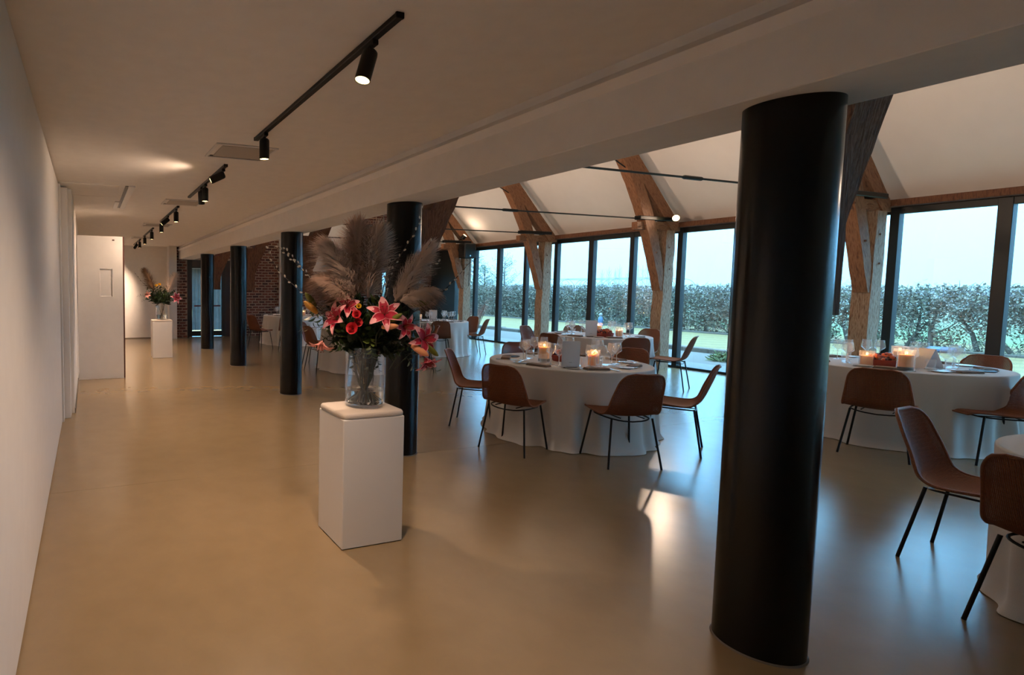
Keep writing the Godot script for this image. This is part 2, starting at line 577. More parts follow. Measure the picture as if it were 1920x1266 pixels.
func back_wall():
	var w := struct("wall_back", bb(Vector3(XL - 0.35, 0, ZB - 0.4), Vector3(2.2, H + 0.1, ZB - 0.15)), M.plaster)
	# corridor end: pilaster
	struct("pilaster", bb(Vector3(2.18, 0, ZB - 0.4), Vector3(2.40, H, ZB + 0.25), 0.004), M.wall_white, w)
	struct("baseboard_back", bb(Vector3(-0.1, 0, ZB - 0.15), Vector3(2.18, 0.025, ZB - 0.14)), M.grey_baseboard)
	# masonry core
	var core := Shp.new()
	core.box(Vector3(2.56, 1.32, ZB - 0.2), Vector3(0.36, 2.66, 0.38))
	core.box(Vector3(3.6, 2.75, ZB - 0.2), Vector3(1.8, 0.95, 0.38))
	core.box(Vector3(5.05, 1.8, ZB - 0.2), Vector3(1.1, 3.6, 0.38))
	core.box(Vector3(6.85, 1.0, ZB - 0.2), Vector3(2.6, 2.0, 0.38))
	core.box(Vector3(8.52, 3.3, ZB - 0.1), Vector3(1.1, 2.1, 0.58))
	core.box(Vector3(8.52, 1.0, ZB - 0.1), Vector3(1.1, 2.0, 0.58))
	core.box(Vector3(10.3, 3.1, ZB - 0.1), Vector3(1.0, 1.7, 0.58))
	core.box(Vector3(10.28, 1.12, ZB - 0.2), Vector3(1.1, 2.26, 0.38))
	struct("mortar_bed", core, M.mortar, w)
	# white gable above
	var g := Shp.new()
	g.prism(PackedVector2Array([Vector2(2.5, 2.0), Vector2(10.9, 2.0), Vector2(10.9, 2.8), Vector2(6.8, 6.9), Vector2(2.5, 2.9)]), ZB - 0.45, ZB - 0.3)
	struct("gable", g, M.roof_white, w)
	struct("white_band", bb(Vector3(5.75, 2.0, ZB - 0.3), Vector3(8.0, 4.6, ZB - 0.03)), M.roof_white, w)
	struct("pilaster", bb(Vector3(5.56, 0, ZB - 0.3), Vector3(5.76, 3.8, ZB + 0.1), 0.004), M.wall_white, w)
	# bricks: running bond, pieces of their own for the largest 300, the rest joined
	var forms := []
	for k in 4:
		var f := Shp.new()
		f.box(Vector3(), Vector3(0.172 - 0.006 * k, 0.049 + 0.002 * (k % 3), 0.04), 0.005, Basis(Vector3.FORWARD, (k - 1.5) * 0.012))
		forms.append(f)
	var meshes := []
	for f in forms: meshes.append(f.mesh())
	var n := 0
	var rest := Shp.new()
	var areas := [[2.40, 2.74, 0.0, 2.64, ZB], [4.42, 5.57, 0.36, 3.2, ZB], [8.0, 9.05, 2.28, 4.2, ZB + 0.2], [5.76, 8.0, 0.0, 2.0, ZB], [4.42, 5.57, 0.0, 0.36, ZB], [9.85, 10.7, 0.0, 2.2, ZB], [9.1, 9.85, 2.55, 4.0, ZB + 0.2], [2.74, 4.42, 2.32, 3.2, ZB], [8.0, 9.05, 0.0, 2.0, ZB + 0.2]]
	for ar in areas:
		var y: float = ar[2] + 0.04
		var row := int(round(ar[2] / 0.08))
		while y < ar[3] - 0.02:
			var x: float = ar[0] + (0.0 if row % 2 == 0 else -0.1)
			while x < ar[1] - 0.02:
				var x0 := maxf(x, ar[0])
				var x1 := minf(x + 0.2, ar[1])
				if x1 - x0 > 0.05:
					var f := rng.randi() % 4
					var xf := Transform3D(Basis.from_scale(Vector3((x1 - x0) / 0.2, 1, 1)), Vector3((x0 + x1) * 0.5, y + rng.randf_range(-0.004, 0.004), ar[4] - 0.008 + rng.randf_range(-0.004, 0.005)))
					if n < 300:
						var b := MeshInstance3D.new()
						b.name = "brick"
						b.mesh = meshes[f]
						b.material_override = M["brick_%d" % (rng.randi() % 5)]
						b.transform = xf
						w.add_child(b, true)
					else:
						rest.add(forms[f], xf)
					n += 1
				x += 0.2
			y += 0.08
			row += 1
	var rs := struct("brickwork", rest, M.brick_1, w)
	rs.set_meta("kind", "stuff")
	# soldier course above the back window, upright bricks
	var k := 0
	while k < 9:
		var b := MeshInstance3D.new()
		b.name = "soldier_brick"
		b.mesh = meshes[k % 4]
		b.material_override = M["brick_%d" % (k % 5)]
		b.transform = Transform3D(Basis(Vector3.FORWARD, PI / 2), Vector3(9.14 + k * 0.08, 2.42, ZB + 0.19))
		w.add_child(b, true)
		k += 1
	struct("lintel", bb(Vector3(9.05, 2.28, ZB - 0.3), Vector3(9.9, 2.53, ZB + 0.178)), M.mortar, w)
	struct("lintel_bar", bb(Vector3(9.05, 2.16, ZB - 0.3), Vector3(9.9, 2.28, ZB + 0.15)), M.black_paint, w)
	# small back window
	var bw := Node3D.new()
	bw.name = "window_30"
	bw.set_meta("kind", "structure")
	add_child(bw)
	bw.position = Vector3(9.48, 0, ZB - 0.2)
	part(bw, "frame", bb(Vector3(-0.43, 0, -0.03), Vector3(-0.37, 2.16, 0.03)), M.anthracite)
	part(bw, "frame", bb(Vector3(0.37, 0, -0.03), Vector3(0.43, 2.16, 0.03)), M.anthracite)
	part(bw, "frame", bb(Vector3(-0.03, 0, -0.03), Vector3(0.03, 2.16, 0.03)), M.anthracite)
	part(bw, "pane", bb(Vector3(-0.37, 0, -0.002), Vector3(0.37, 2.16, 0.0)), M.pane_glass)
	# timber stub and tie plate on the brick pier
	var st := thing("wall_tie", "oak stub with black steel plate fixed on the far brick pier", "wall tie", Vector3(8.1, 2.7, ZB + 0.3))
	part(st, "timber_stub", bb(Vector3(-0.22, -0.13, -0.1), Vector3(0.3, 0.13, 0.08), 0.01), M.oak_0)
	part(st, "steel_plate", bb(Vector3(-0.15, 0.15, -0.1), Vector3(0.3, 0.21, 0.06), 0.01), M.black_metal)
	# glazed double door with drapes
	var d := Node3D.new()
	d.name = "door_1"
	d.set_meta("kind", "structure")
	add_child(d)
	d.position = Vector3(2.74, 0, ZB)
	var dz := -0.12
	part(d, "frame", bb(Vector3(0, 0, dz - 0.05), Vector3(0.15, 2.3, dz + 0.05), 0.004), M.black_paint)
	part(d, "frame", bb(Vector3(1.05, 0, dz - 0.05), Vector3(1.17, 2.3, dz + 0.05), 0.004), M.black_paint)
	part(d, "frame", bb(Vector3(0.56, 0.17, dz - 0.05), Vector3(0.64, 2.04, dz + 0.05), 0.004), M.black_paint)
	part(d, "head", bb(Vector3(0.15, 2.04, dz - 0.05), Vector3(1.05, 2.3, dz + 0.05), 0.004), M.black_paint)
	part(d, "kickplate", bb(Vector3(0.15, 0.03, dz - 0.05), Vector3(1.05, 0.18, dz + 0.05), 0.004), M.black_paint)
	part(d, "threshold", bb(Vector3(0.05, 0.0, dz - 0.05), Vector3(1.1, 0.02, dz + 0.1)), M.steel)
	part(d, "pane", bb(Vector3(0.15, 0.18, dz - 0.002), Vector3(0.56, 2.04, dz)), M.pane_glass)
	part(d, "pane", bb(Vector3(0.64, 0.18, dz - 0.002), Vector3(1.05, 2.04, dz)), M.pane_glass)
	part(d, "push_bar", bb(Vector3(0.2, 0.91, dz + 0.06), Vector3(0.54, 0.95, dz + 0.09), 0.008), M.red_bar)
	part(d, "push_bar", bb(Vector3(0.66, 0.91, dz + 0.06), Vector3(1.0, 0.95, dz + 0.09), 0.008), M.red_bar)
	part(d, "side_leaf", bb(Vector3(1.17, 0, dz - 0.04), Vector3(1.68, 2.3, dz + 0.03), 0.004), M.dark_red_wood)
	for e in [[0.16, 0.54, "left leaf"], [0.62, 1.09, "right leaf"]]:
		var c := Shp.new()
		var x0: float = e[0]
		var wd: float = e[1] - e[0]
		c.grid(func(u: float, t: float) -> Vector3: return Vector3(x0 + wd * u + 0.02 * sin(t * 5.0 + u * 9.0) * (1.0 - t) , 0.2 + 1.82 * t, dz - 0.09 + 0.028 * sin(u * TAU * 4.0 + 0.6 * sin(t * 3.0))), 60, 10)
		single("curtain", c, M.curtain, "sheer pale blue drape behind the %s of the glazed back door" % e[2], "curtain", Vector3(2.74, 0, ZB))

func columns():
	var s := Shp.new()
	s.lathe([Vector2(0.157, 0.0), Vector2(0.157, HB)], 64)
	var base := Shp.new()
	base.lathe([Vector2(0.163, 0.0), Vector2(0.161, 0.006), Vector2(0.157, 0.007)], 64)
	var cm := s.mesh()
	var bm := base.mesh()
	var lab := ["thick black round column nearest the photographer, right of the central table", "black round column behind the white flower pedestal", "black round column left of the front bouquet, beside the willow twigs", "black round column before the brick wall, fourth from the photographer", "farthest black round column, in front of the draped glass door"]
	for k in 5:
		var c := thing("column", lab[k], "column", Vector3(2.7182, 0, ZC[k]), 0.0, "black columns under the beam")
		part(c, "shaft", cm, M.black_column)
		part(c, "sealant_ring", bm, M.grey_baseboard)

# closed outline of a bent timber: centre line and widths
func timber(path: Array, widths: Array, wob := 0.006) -> PackedVector2Array:
	var a := PackedVector2Array()
	var b := []
	var pts := []
	var ws := []
	for k in path.size() - 1:
		for j in 4:
			pts.append((path[k] as Vector2).lerp(path[k + 1], j / 4.0))
			ws.append(lerpf(widths[k], widths[k + 1], j / 4.0))
	pts.append(path[-1]); ws.append(widths[-1])
	for k in pts.size():
		var d: Vector2 = (pts[mini(k + 1, pts.size() - 1)] - pts[maxi(k - 1, 0)]).normalized()
		var nn := Vector2(-d.y, d.x)
		a.append(pts[k] + nn * (ws[k] * 0.5 + rng.randf_range(-wob, wob)))
		b.push_front(pts[k] - nn * (ws[k] * 0.5 + rng.randf_range(-wob, wob)))
	for q in b: a.append(q)
	return a

# timber whose grain runs along its length: built in axes of its own
func timber_part(parent: Node, called: String, path: Array, widths: Array, z0: float, z1: float, m: Material, wob := 0.006):
	var a: Vector2 = path[0]
	var b: Vector2 = path[-1]
	var ang := (b - a).angle() - PI / 2
	var loc := []
	for q in path: loc.append((q - a).rotated(-ang))
	var s := Shp.new()
	s.prism(timber(loc, widths, wob), z0, z1)
	var o := part(parent, called, s, m)
	o.position = Vector3(a.x, a.y, 0)
	o.rotation.z = ang
	return o

func trusses():
	var lab := ["oak roof truss nearest the photographer, its cut-off post behind the thick column", "oak roof truss whose pale weathered post stands left of the right-hand window", "oak roof truss with a lamp on the post behind the window table", "oak roof truss whose knotty post stands left of the middle windows", "oak roof truss with a black speaker on its post, nearest the brick wall"]
	for k in 5:
		var zt: float = ZC[k] - 0.06
		var t := thing("roof_truss", lab[k], "roof truss", Vector3(0, 0, zt), 0.0, "oak roof trusses")
		var m1: Material = M.oak_1 if k != 0 else M.oak_0
		# right post
		timber_part(t, "post", [Vector2(10.32, 0), Vector2(10.30, 0.9), Vector2(10.315, 1.8), Vector2(10.33, 2.62)], [0.23, 0.25, 0.24, 0.22], -0.2, 0.0, m1, 0.012)
		timber_part(t, "brace", [Vector2(10.17, 1.50), Vector2(10.10, 1.86), Vector2(9.93, 2.40), Vector2(9.69, 3.0), Vector2(9.40, 3.5), Vector2(9.08, 3.95)], [0.06, 0.17, 0.21, 0.24, 0.22, 0.18], -0.17, -0.01, M.oak_0, 0.008)
		timber_part(t, "rafter", [Vector2(10.50, 2.66), Vector2(8.7, 4.53), Vector2(6.80, 6.42)], [0.22, 0.24, 0.22], -0.19, -0.02, M.oak_0, 0.006)
		timber_part(t, "stub_beam", [Vector2(9.50, 2.685), Vector2(10.62, 2.70)], [0.14, 0.15], -0.15, -0.04, M.oak_0, 0.005)
		# left side: cut-off post, brace and rafter
		var e := Vector2(0.2, -0.02) if k == 0 else Vector2()
		timber_part(t, "cut_post", [Vector2(2.985, 1.435) + e, Vector2(2.99, 1.9) + e, Vector2(2.995, 2.25) + e], [0.15, 0.16, 0.17], -0.2, 0.0, M.oak_2, 0.006)
		timber_part(t, "brace", [Vector2(3.0, 1.68) + e, Vector2(3.09, 2.05) + e, Vector2(3.25, 2.42) + e, Vector2(3.55, 3.0) + e], [0.08, 0.2, 0.24, 0.24], -0.18, -0.02, M.oak_2, 0.006)
		timber_part(t, "rafter", [Vector2(2.95, 2.62), Vector2(4.8, 4.45), Vector2(6.80, 6.42)], [0.22, 0.24, 0.22], -0.19, -0.02, M.oak_0, 0.006)
		# pegs
		var pg := Shp.new()
		for q in [Vector2(10.30, 2.3), Vector2(10.33, 1.9), Vector2(9.66, 2.69), Vector2(9.98, 2.2)]:
			pg.tube([Vector3(q.x, q.y, -0.01), Vector3(q.x, q.y, 0.012)], 0.013, 8)
		part(t, "peg", pg, M.oak_2).set_meta("kind", "stuff")
		# steel tie: plates over the post, rod and turnbuckle
		part(t, "tie_plate", bb(Vector3(9.50, 2.79, -0.11), Vector3(10.42, 2.86, 0.012), 0.01), M.black_metal)
		var rod := Shp.new()
		rod.tube([Vector3(3.1, 2.805, -0.05), Vector3(9.55, 2.812, -0.05)], 0.0125, 10)
		part(t, "tie_rod", rod, M.black_metal)
		var tb := Shp.new()
		tb.tube([Vector3(6.44, 2.808, -0.05), Vector3(6.47, 2.808, -0.05), Vector3(6.75, 2.808, -0.05), Vector3(6.78, 2.808, -0.05)], [0.012, 0.024, 0.024, 0.012], 10)
		part(t, "turnbuckle", tb, M.black_metal)
		var dr := Shp.new()
		dr.tube([Vector3(7.2, 4.55, -0.05), Vector3(9.2, 3.68, -0.05)], 0.011, 8)
		dr.tube([Vector3(6.4, 4.55, -0.05), Vector3(3.5, 3.1, -0.05)], 0.011, 8)
		part(t, "diagonal_rod", dr, M.black_metal)
		# lamp that washes the roof
		if k in [0, 2, 4]:
			var where := Vector3(10.28, 2.835, zt + 0.11) if k != 4 else Vector3(10.03, 2.905, zt + 0.1)
			uplight(where, ["beside the nearest truss", "on the truss post behind the window table", "above the black speaker on the far truss post"][k / 2], Vector3(-0.8, -0.1, 0.55) if k < 4 else Vector3(0.35, 0.75, 0.5), 0.22 if k == 4 else 1.2)
		uplight(Vector3(3.12, 2.9, zt - 0.32), "on top of the beam behind " + ["the thick near column", "the second column", "the third column", "the fourth column", "the fifth column"][k], Vector3(0.8, 0.7, 0.1), 15.0)
	# loudspeaker
	var sp := thing("loudspeaker", "black loudspeaker hung on the far truss post under a lit lamp", "speaker", Vector3(10.16, 2.36, -12.9))
	part(sp, "cabinet", boxs(Vector3(0, 0.2, 0), Vector3(0.38, 0.42, 0.28), 0.02), M.black_paint)
	part(sp, "grille", boxs(Vector3(0, 0.2, 0.142), Vector3(0.33, 0.37, 0.008), 0.003), M.anthracite)
	var lg := Shp.new()
	lg.tube([Vector3(0, 0.06, 0.145), Vector3(0, 0.06, 0.15)], 0.02, 12)
	part(sp, "badge", lg, M.steel)
	var cb := Shp.new()
	cb.tube([Vector3(0.12, 0.0, -0.02), Vector3(0.12, -0.4, -0.03), Vector3(0.11, -0.8, -0.03)], 0.008, 6)
	part(sp, "cable", cb, M.black_paint)

func uplight(at: Vector3, where: String, dir: Vector3, power: float):
	var o := thing("spot_lamp", "small black spot lamp glowing warm " + where, "lamp", at, 0.0, "lamps on the truss posts")
	dir = dir.normalized()
	var b := Shp.new()
	b.tube([Vector3(), dir * 0.11], 0.062, 20)
	b.tube([Vector3(0, 0, -0.12), Vector3()], 0.02, 8)
	part(o, "housing", b, M.black_metal)
	var g := Shp.new()
	g.tube([dir * 0.108, dir * 0.118], 0.055, 20)
	part(o, "lens", g, M.lamp_glow)
	var l := SpotLight3D.new()
	l.name = "spot_light"
	l.light_color = Color(1, 0.865, 0.745)
	l.light_energy = power
	l.spot_angle = 75
	l.spot_angle_attenuation = 1.0
	l.spot_range = 30
	l.spot_attenuation = 2.0
	l.light_size = 0.05
	l.shadow_enabled = true
	o.add_child(l)
	l.position = dir * 0.125
	l.basis = Basis.looking_at(dir, Vector3.UP)

# ------------------------------------------------------------------ ceiling
func ceiling_fittings():
	var rails := [[-2.0, -4.0], [-4.96, -6.87], [-7.76, -9.68], [-10.85, -12.75], [-13.55, -15.45]]
	var rl := ["nearest the photographer", "second from the photographer", "third from the photographer", "fourth from the photographer", "at the far end of the corridor"]
	for k in rails.size():
		var z0: float = rails[k][0]
		var z1: float = rails[k][1]
		var t := thing("track_rail", "slim black lighting track on the corridor ceiling, " + rl[k], "track", Vector3(1.2125, H, (z0 + z1) * 0.5), 0.0, "ceiling lighting tracks")
		part(t, "rail", bb(Vector3(-0.018, -0.024, z1 - (z0 + z1) * 0.5), Vector3(0.018, 0.0, z0 - (z0 + z1) * 0.5), 0.003), M.black_metal)
		part(t, "end_cap", boxs(Vector3(0, -0.012, (z0 - z1) * 0.5), Vector3(0.038, 0.026, 0.012), 0.002), M.black_metal)
		part(t, "end_cap", boxs(Vector3(0, -0.012, (z1 - z0) * 0.5), Vector3(0.038, 0.026, 0.012), 0.002), M.black_metal)
	var down := Vector3(0, -1, 0)
	# z, aim, energy, half angle, label
	var spots := [
		[-2.24, Vector3(-0.30, -0.93, 0.06), 3.0, 60.0, "large-looking tilted spotlight at the front of the nearest track"],
		[-3.80, down, 2.9, 62.0, "upright spotlight at the far end of the nearest track"],
		[-5.09, Vector3(-0.86, -0.42, -0.2), 0.8, 66.0, "spotlight swung towards the left wall on the second track"],
		[-5.90, down, 3.4, 52.0, "upright lit spotlight midway along the second track"],
		[-6.12, Vector3(0.1, -0.95, -0.3), 0.0, 40.0, "unlit spotlight just behind the upright one on the second track"],
		[-7.95, down, 3.4, 52.0, "upright spotlight at the front of the third track"],
		[-8.80, Vector3(-0.75, -0.62, -0.1), 1.6, 60.0, "spotlight turned sideways in the middle of the third track"],
		[-9.60, down, 3.4, 52.0, "upright spotlight at the far end of the third track"],
		[-11.10, down, 3.4, 52.0, "upright spotlight at the front of the fourth track"],
		[-12.50, down, 3.4, 52.0, "upright spotlight at the far end of the fourth track"],
		[-13.75, down, 3.4, 52.0, "upright spotlight at the front of the farthest track"],
		[-14.6, Vector3(-0.50, -0.82, -0.75), 9.0, 36.0, "spotlight aimed at the end wall from the farthest track"]]
	for s in spots:
		var d: Vector3 = (s[1] as Vector3).normalized()
		var o := thing("track_spotlight", s[4], "spotlight", Vector3(1.2125, H - 0.024, s[0]), 0.0, "spotlights on the corridor tracks")
		var ad := Shp.new()
		ad.box(Vector3(0, -0.012, 0), Vector3(0.032, 0.024, 0.09), 0.004)
		ad.tube([Vector3(0, -0.02, 0), Vector3(0, -0.05, 0)], 0.012, 10)
		part(o, "adapter", ad, M.black_metal)
		var up := Vector3.FORWARD if absf(d.y) > 0.9 else Vector3.UP
		var bs := Basis.looking_at(d, up) * Basis(Vector3.RIGHT, -PI / 2)   # local +y along the aim
		var o0 := Vector3(0, -0.05, 0) - d * 0.02 if absf(d.y) < 0.9 else Vector3(0, -0.035, 0)
		var b := Shp.new()
		b.lathe([Vector2(0.0, 0.0), Vector2(0.026, 0.0), Vector2(0.034, 0.008), Vector2(0.036, 0.02), Vector2(0.036, 0.145), Vector2(0.033, 0.145), Vector2(0.033, 0.134), Vector2(0.0, 0.132)], 28, o0, bs)
		part(o, "body", b, M.black_metal)
		var lens := Shp.new()
		lens.lathe([Vector2(0.0, 0.134), Vector2(0.0325, 0.134), Vector2(0.0325, 0.141), Vector2(0.02, 0.144), Vector2(0.0, 0.145)], 24, o0, bs)
		part(o, "lens", lens, M.lamp_glow if s[2] > 0.0 else M.black_metal)
		if s[2] > 0.0:
			var l := SpotLight3D.new()
			l.name = "spot_light"
			l.light_color = Color(1, 0.865, 0.745)
			l.light_energy = s[2]
			l.spot_angle = s[3]
			l.spot_angle_attenuation = 1.0
			l.spot_range = 30
			l.spot_attenuation = 2.0
			l.light_size = 0.03
			l.shadow_enabled = true
			o.add_child(l)
			l.position = o0 + d * 0.15
			l.basis = Basis.looking_at(d, up)
	# air grilles
	var gl := ["nearest the photographer", "second along the corridor", "third along the corridor", "farthest along the corridor"]
	for k in 4:
		var z: float = [-4.47, -7.42, -10.35, -13.2][k]
		var g := thing("air_grille", "pale rectangular air grille in the corridor ceiling, " + gl[k], "vent", Vector3(1.22, H, z), 0.0, "ceiling air grilles")
		for e in [[-0.245, 0.02, 0], [0.245, 0.02, 0]]:
			part(g, "frame_bar", boxs(Vector3(e[0], -0.006, 0), Vector3(0.025, 0.012, 0.46), 0.003), M.wall_white)
		for e in [-0.22, 0.22]:
			part(g, "frame_bar", boxs(Vector3(0, -0.006, e), Vector3(0.47, 0.012, 0.025), 0.003), M.wall_white)
		part(g, "slot", boxs(Vector3(0, -0.002, -0.195), Vector3(0.44, 0.004, 0.022)), M.black_paint)
		part(g, "panel", boxs(Vector3(0.01, -0.008, 0.012), Vector3(0.42, 0.008, 0.37), 0.004), M.grille)
	# hatch panels and slot diffuser by the left wall
	var hp := thing("ceiling_hatch", "flush white ceiling hatch of two panels by the left wall", "hatch", Vector3(0, H, 0))
	part(hp, "panel", bb(Vector3(-0.27, -0.008, -7.25), Vector3(0.36, 0.0, -6.45), 0.002), M.plaster)
	part(hp, "panel", bb(Vector3(-0.16, -0.008, -8.27), Vector3(0.36, 0.0, -7.265), 0.002), M.plaster)
	var sd := thing("slot_diffuser", "white slot diffuser with dark slit beside the ceiling hatch", "vent", Vector3(0.43, H, -7.3))
	part(sd, "flange", bb(Vector3(0.022, -0.014, -0.98), Vector3(0.095, 0.0, 0.87), 0.003), M.wall_white)
	part(sd, "flange", bb(Vector3(-0.075, -0.014, -0.98), Vector3(-0.012, 0.0, -0.35), 0.003), M.wall_white)
	part(sd, "slit", bb(Vector3(-0.012, -0.004, -0.97), Vector3(0.022, 0.0, 0.86)), M.black_paint)
	# open pivot door standing across the corridor edge
	var d := Node3D.new()
	d.name = "door_2"
	d.set_meta("kind", "structure")
	add_child(d)
	d.position = Vector3(0, 0, -9.24)
	part(d, "leaf", bb(Vector3(-0.15, 0.006, -0.05), Vector3(0.187, 2.31, 0.0)), M.wall_white)
	part(d, "leaf", bb(Vector3(0.187, 0.006, -0.05), Vector3(0.382, 1.345, 0.0), 0.0), M.wall_white)
	part(d, "leaf", bb(Vector3(0.187, 1.79, -0.05), Vector3(0.382, 2.31, 0.0), 0.0), M.wall_white)
	part(d, "leaf", bb(Vector3(0.382, 0.006, -0.05), Vector3(0.545, 2.31, 0.0)), M.wall_white)
	part(d, "niche_back", bb(Vector3(0.189, 1.347, -0.05), Vector3(0.380, 1.788, -0.014)), M.wall_white)
	part(d, "edge_lipping", bb(Vector3(0.545, 0.006, -0.052), Vector3(0.568, 2.31, 0.002), 0.002), M.brown_edge)
	part(d, "catch", boxs(Vector3(0.40, 2.25, 0.006), Vector3(0.035, 0.018, 0.012), 0.003), M.brown_edge)

# ------------------------------------------------------------------ pedestals and flowers
func pedestals():
	var spec := [[Vector3(1.5675, 0, -2.942), 0.402, 0.345, "white box pedestal with padded top carrying the front bouquet"], [Vector3(1.47, 0, -11.75), 0.41, 0.35, "far white box pedestal before the lit end wall"]]
	for k in 2:
		var s: Array = spec[k]
		var p := thing("pedestal", s[3], "pedestal", s[0], 0.0)
		part(p, "box", boxs(Vector3(0, 0.385, 0), Vector3(s[1], 0.765, s[2]), 0.005), M.pedestal_white)
		var c := Shp.new()
		var w: float = s[1]
		var dd: float = s[2]
		var hh := 0.033
		c.grid(func(u: float, t: float) -> Vector3:
			var a := u * TAU
			var e := 0.16
			var sx := signf(cos(a)) * pow(absf(cos(a)), e)
			var sz := signf(sin(a)) * pow(absf(sin(a)), e)
			var prof := [Vector2(1.0, 0.0), Vector2(1.012, 0.25), Vector2(1.01, 0.6), Vector2(0.985, 0.88), Vector2(0.93, 0.97), Vector2(0.6, 1.0), Vector2(0.0, 1.01)]
			var f := t * 6.0
			var i := mini(int(f), 5)
			var q: Vector2 = (prof[i] as Vector2).lerp(prof[i + 1], f - i)
			return Vector3(sx * w * 0.5 * q.x, 0.768 + q.y * hh, -sz * dd * 0.5 * q.x), 96, 18, true)
		part(p, "cushion", c, M.cushion, "beige padded top")

var bq := Transform3D()
func vase(label: String, r: float, h: float, water: float):
	var o := thing("glass_vase", label, "vase", bq.origin)
	var g := Shp.new()
	g.lathe([Vector2(0.0, 0.001), Vector2(r - 0.004, 0.001), Vector2(r, 0.006), Vector2(r, h), Vector2(r - 0.004, h), Vector2(r - 0.005, 0.02), Vector2(0.0, 0.02)], 64)
	part(o, "glass", g, M.glass)
	var w := Shp.new()
	w.lathe([Vector2(0.0, 0.021), Vector2(r - 0.006, 0.021), Vector2(r - 0.006, water), Vector2(0.0, water)], 48)
	part(o, "water", w, M.water)

# a flower stem from a bloom down through the neck into the vase
func stem_path(head: Vector3, spin: float, neck_r: float, neck_h: float, foot_r: float) -> Array:
	var neck := Vector3(cos(spin) * neck_r * 0.45, neck_h, sin(spin) * neck_r * 0.45)
	var to := Vector3(head.x, 0, head.z)
	if to.length() > 0.05: neck += to.normalized() * neck_r * 0.35
	var waist := Vector3(cos(spin) * 0.02, neck_h * 0.45, sin(spin) * 0.02)
	var foot := Vector3(-neck.x, 0, -neck.z).normalized() * foot_r * rng.randf_range(0.5, 0.95) + Vector3(0, 0.028, 0)
	var mid := head.lerp(neck, 0.5) + Vector3(0, 0.02, 0)
	return smooth_path([head, mid, neck, waist, foot], 5)

func smooth_path(p: Array, n: int) -> Array:
	var out := []
	for k in p.size() - 1:
		var p0: Vector3 = p[maxi(k - 1, 0)]
		var p1: Vector3 = p[k]
		var p2: Vector3 = p[k + 1]
		var p3: Vector3 = p[mini(k + 2, p.size() - 1)]
		for j in n: out.append(p1.cubic_interpolate(p2, p0, p3, float(j) / n))
	out.append(p[-1])
	return out

# one curved petal or leaf from the origin along +y, face towards +z; curl bends its tip back
func blade(s: Shp, xf: Transform3D, length: float, width: float, curl: float, cup := 0.25, nu := 6, nv := 8, tip := 1.0):
	var arr := func(u: float, t: float) -> Vector3:
		var x := (u * 2.0 - 1.0)
		var w := width * 0.5 * pow(sin(PI * pow(clampf(t * 0.97 + 0.03, 0, 1), tip)), 0.8)
		var a := curl * t * t
		var y := length * (t - 0.22 * absf(curl) * t * t * t)
		return xf * Vector3(x * w, y, cup * w * x * x - length * 0.55 * sin(a) * t)
	s.grid(arr, nu, nv)

func aim_basis(dir: Vector3, roll := 0.0) -> Basis:
	var y := dir.normalized()
	var r := Vector3.UP if absf(y.y) < 0.95 else Vector3.RIGHT
	var x := r.cross(y).normalized()
	return Basis(x, y, x.cross(y)) * Basis(Vector3.UP, roll)

func lily(label: String, c: Vector3, dir: Vector3, size: float, open_: float, spin: float, m_in: Material, group: String):
	var o := thing("lily", label, "flower", bq * c, 0.0, group)
	var d := bq.basis * dir.normalized()
	var bs := aim_basis(d, spin)
	for k in 6:
		var outer := k % 2 == 0
		var a := TAU * k / 6.0
		var tilt := open_ * (1.0 if outer else 0.9)
		var pb := bs * Basis(Vector3.UP, a) * Basis(Vector3.RIGHT, tilt)
		var s := Shp.new()
		blade(s, Transform3D(pb.scaled_local(Vector3(1, 1, -1)), Vector3()), size, size * (0.36 if outer else 0.46), 0.9, 0.35, 8, 10, 0.85)
		var pt := part(o, "petal", s, M.lily_edge if m_in == M.lily_pink else m_in)
		# the deep pink middle of the petal, a thinner tongue lying on it
		if m_in == M.lily_pink:
			var t := Shp.new()
			blade(t, Transform3D(pb.scaled_local(Vector3(1, 1, -1)), pb * Vector3(0, 0.0, 0.0016)), size * 0.955, size * (0.28 if outer else 0.37), 0.9, 0.35, 8, 10, 0.85)
			blade(t, Transform3D(pb.scaled_local(Vector3(1, 1, -1)), pb * Vector3(0, 0.0, -0.0016)), size * 0.955, size * (0.28 if outer else 0.37), 0.9, 0.35, 8, 10, 0.85)
			part(pt, "pink_blaze", t, M.lily_pink)
	var st := Shp.new()
	for k in 6:
		var a := TAU * k / 6.0 + 0.4
		var e := bs * Vector3(sin(a) * size * 0.2, size * 0.62, cos(a) * size * 0.2)
		st.tube([Vector3(), e * 0.5 + bs * Vector3(0, size * 0.08, 0), e], 0.0012, 5)
		st.tube([e - bs.x * 0.007, e + bs.x * 0.007], 0.0022, 5)
	part(o, "stamen", st, M.stamen).set_meta("kind", "stuff")
	stem_part(o, c, -dir, 0.0028)

func stem_part(o: Node3D, c: Vector3, away: Vector3, r: float, m: Material = null):
	var s := Shp.new()
	var sp := rng.randf() * TAU
	var p := stem_path(c, sp, 0.11, 0.35, 0.085)
	p[1] = p[1] + away.normalized() * 0.02
	var q := []
	for e in p: q.append(bq.basis * (e - c))
	s.tube(q, r, 6)
	part(o, "stem", s, m if m else M.stem_green)

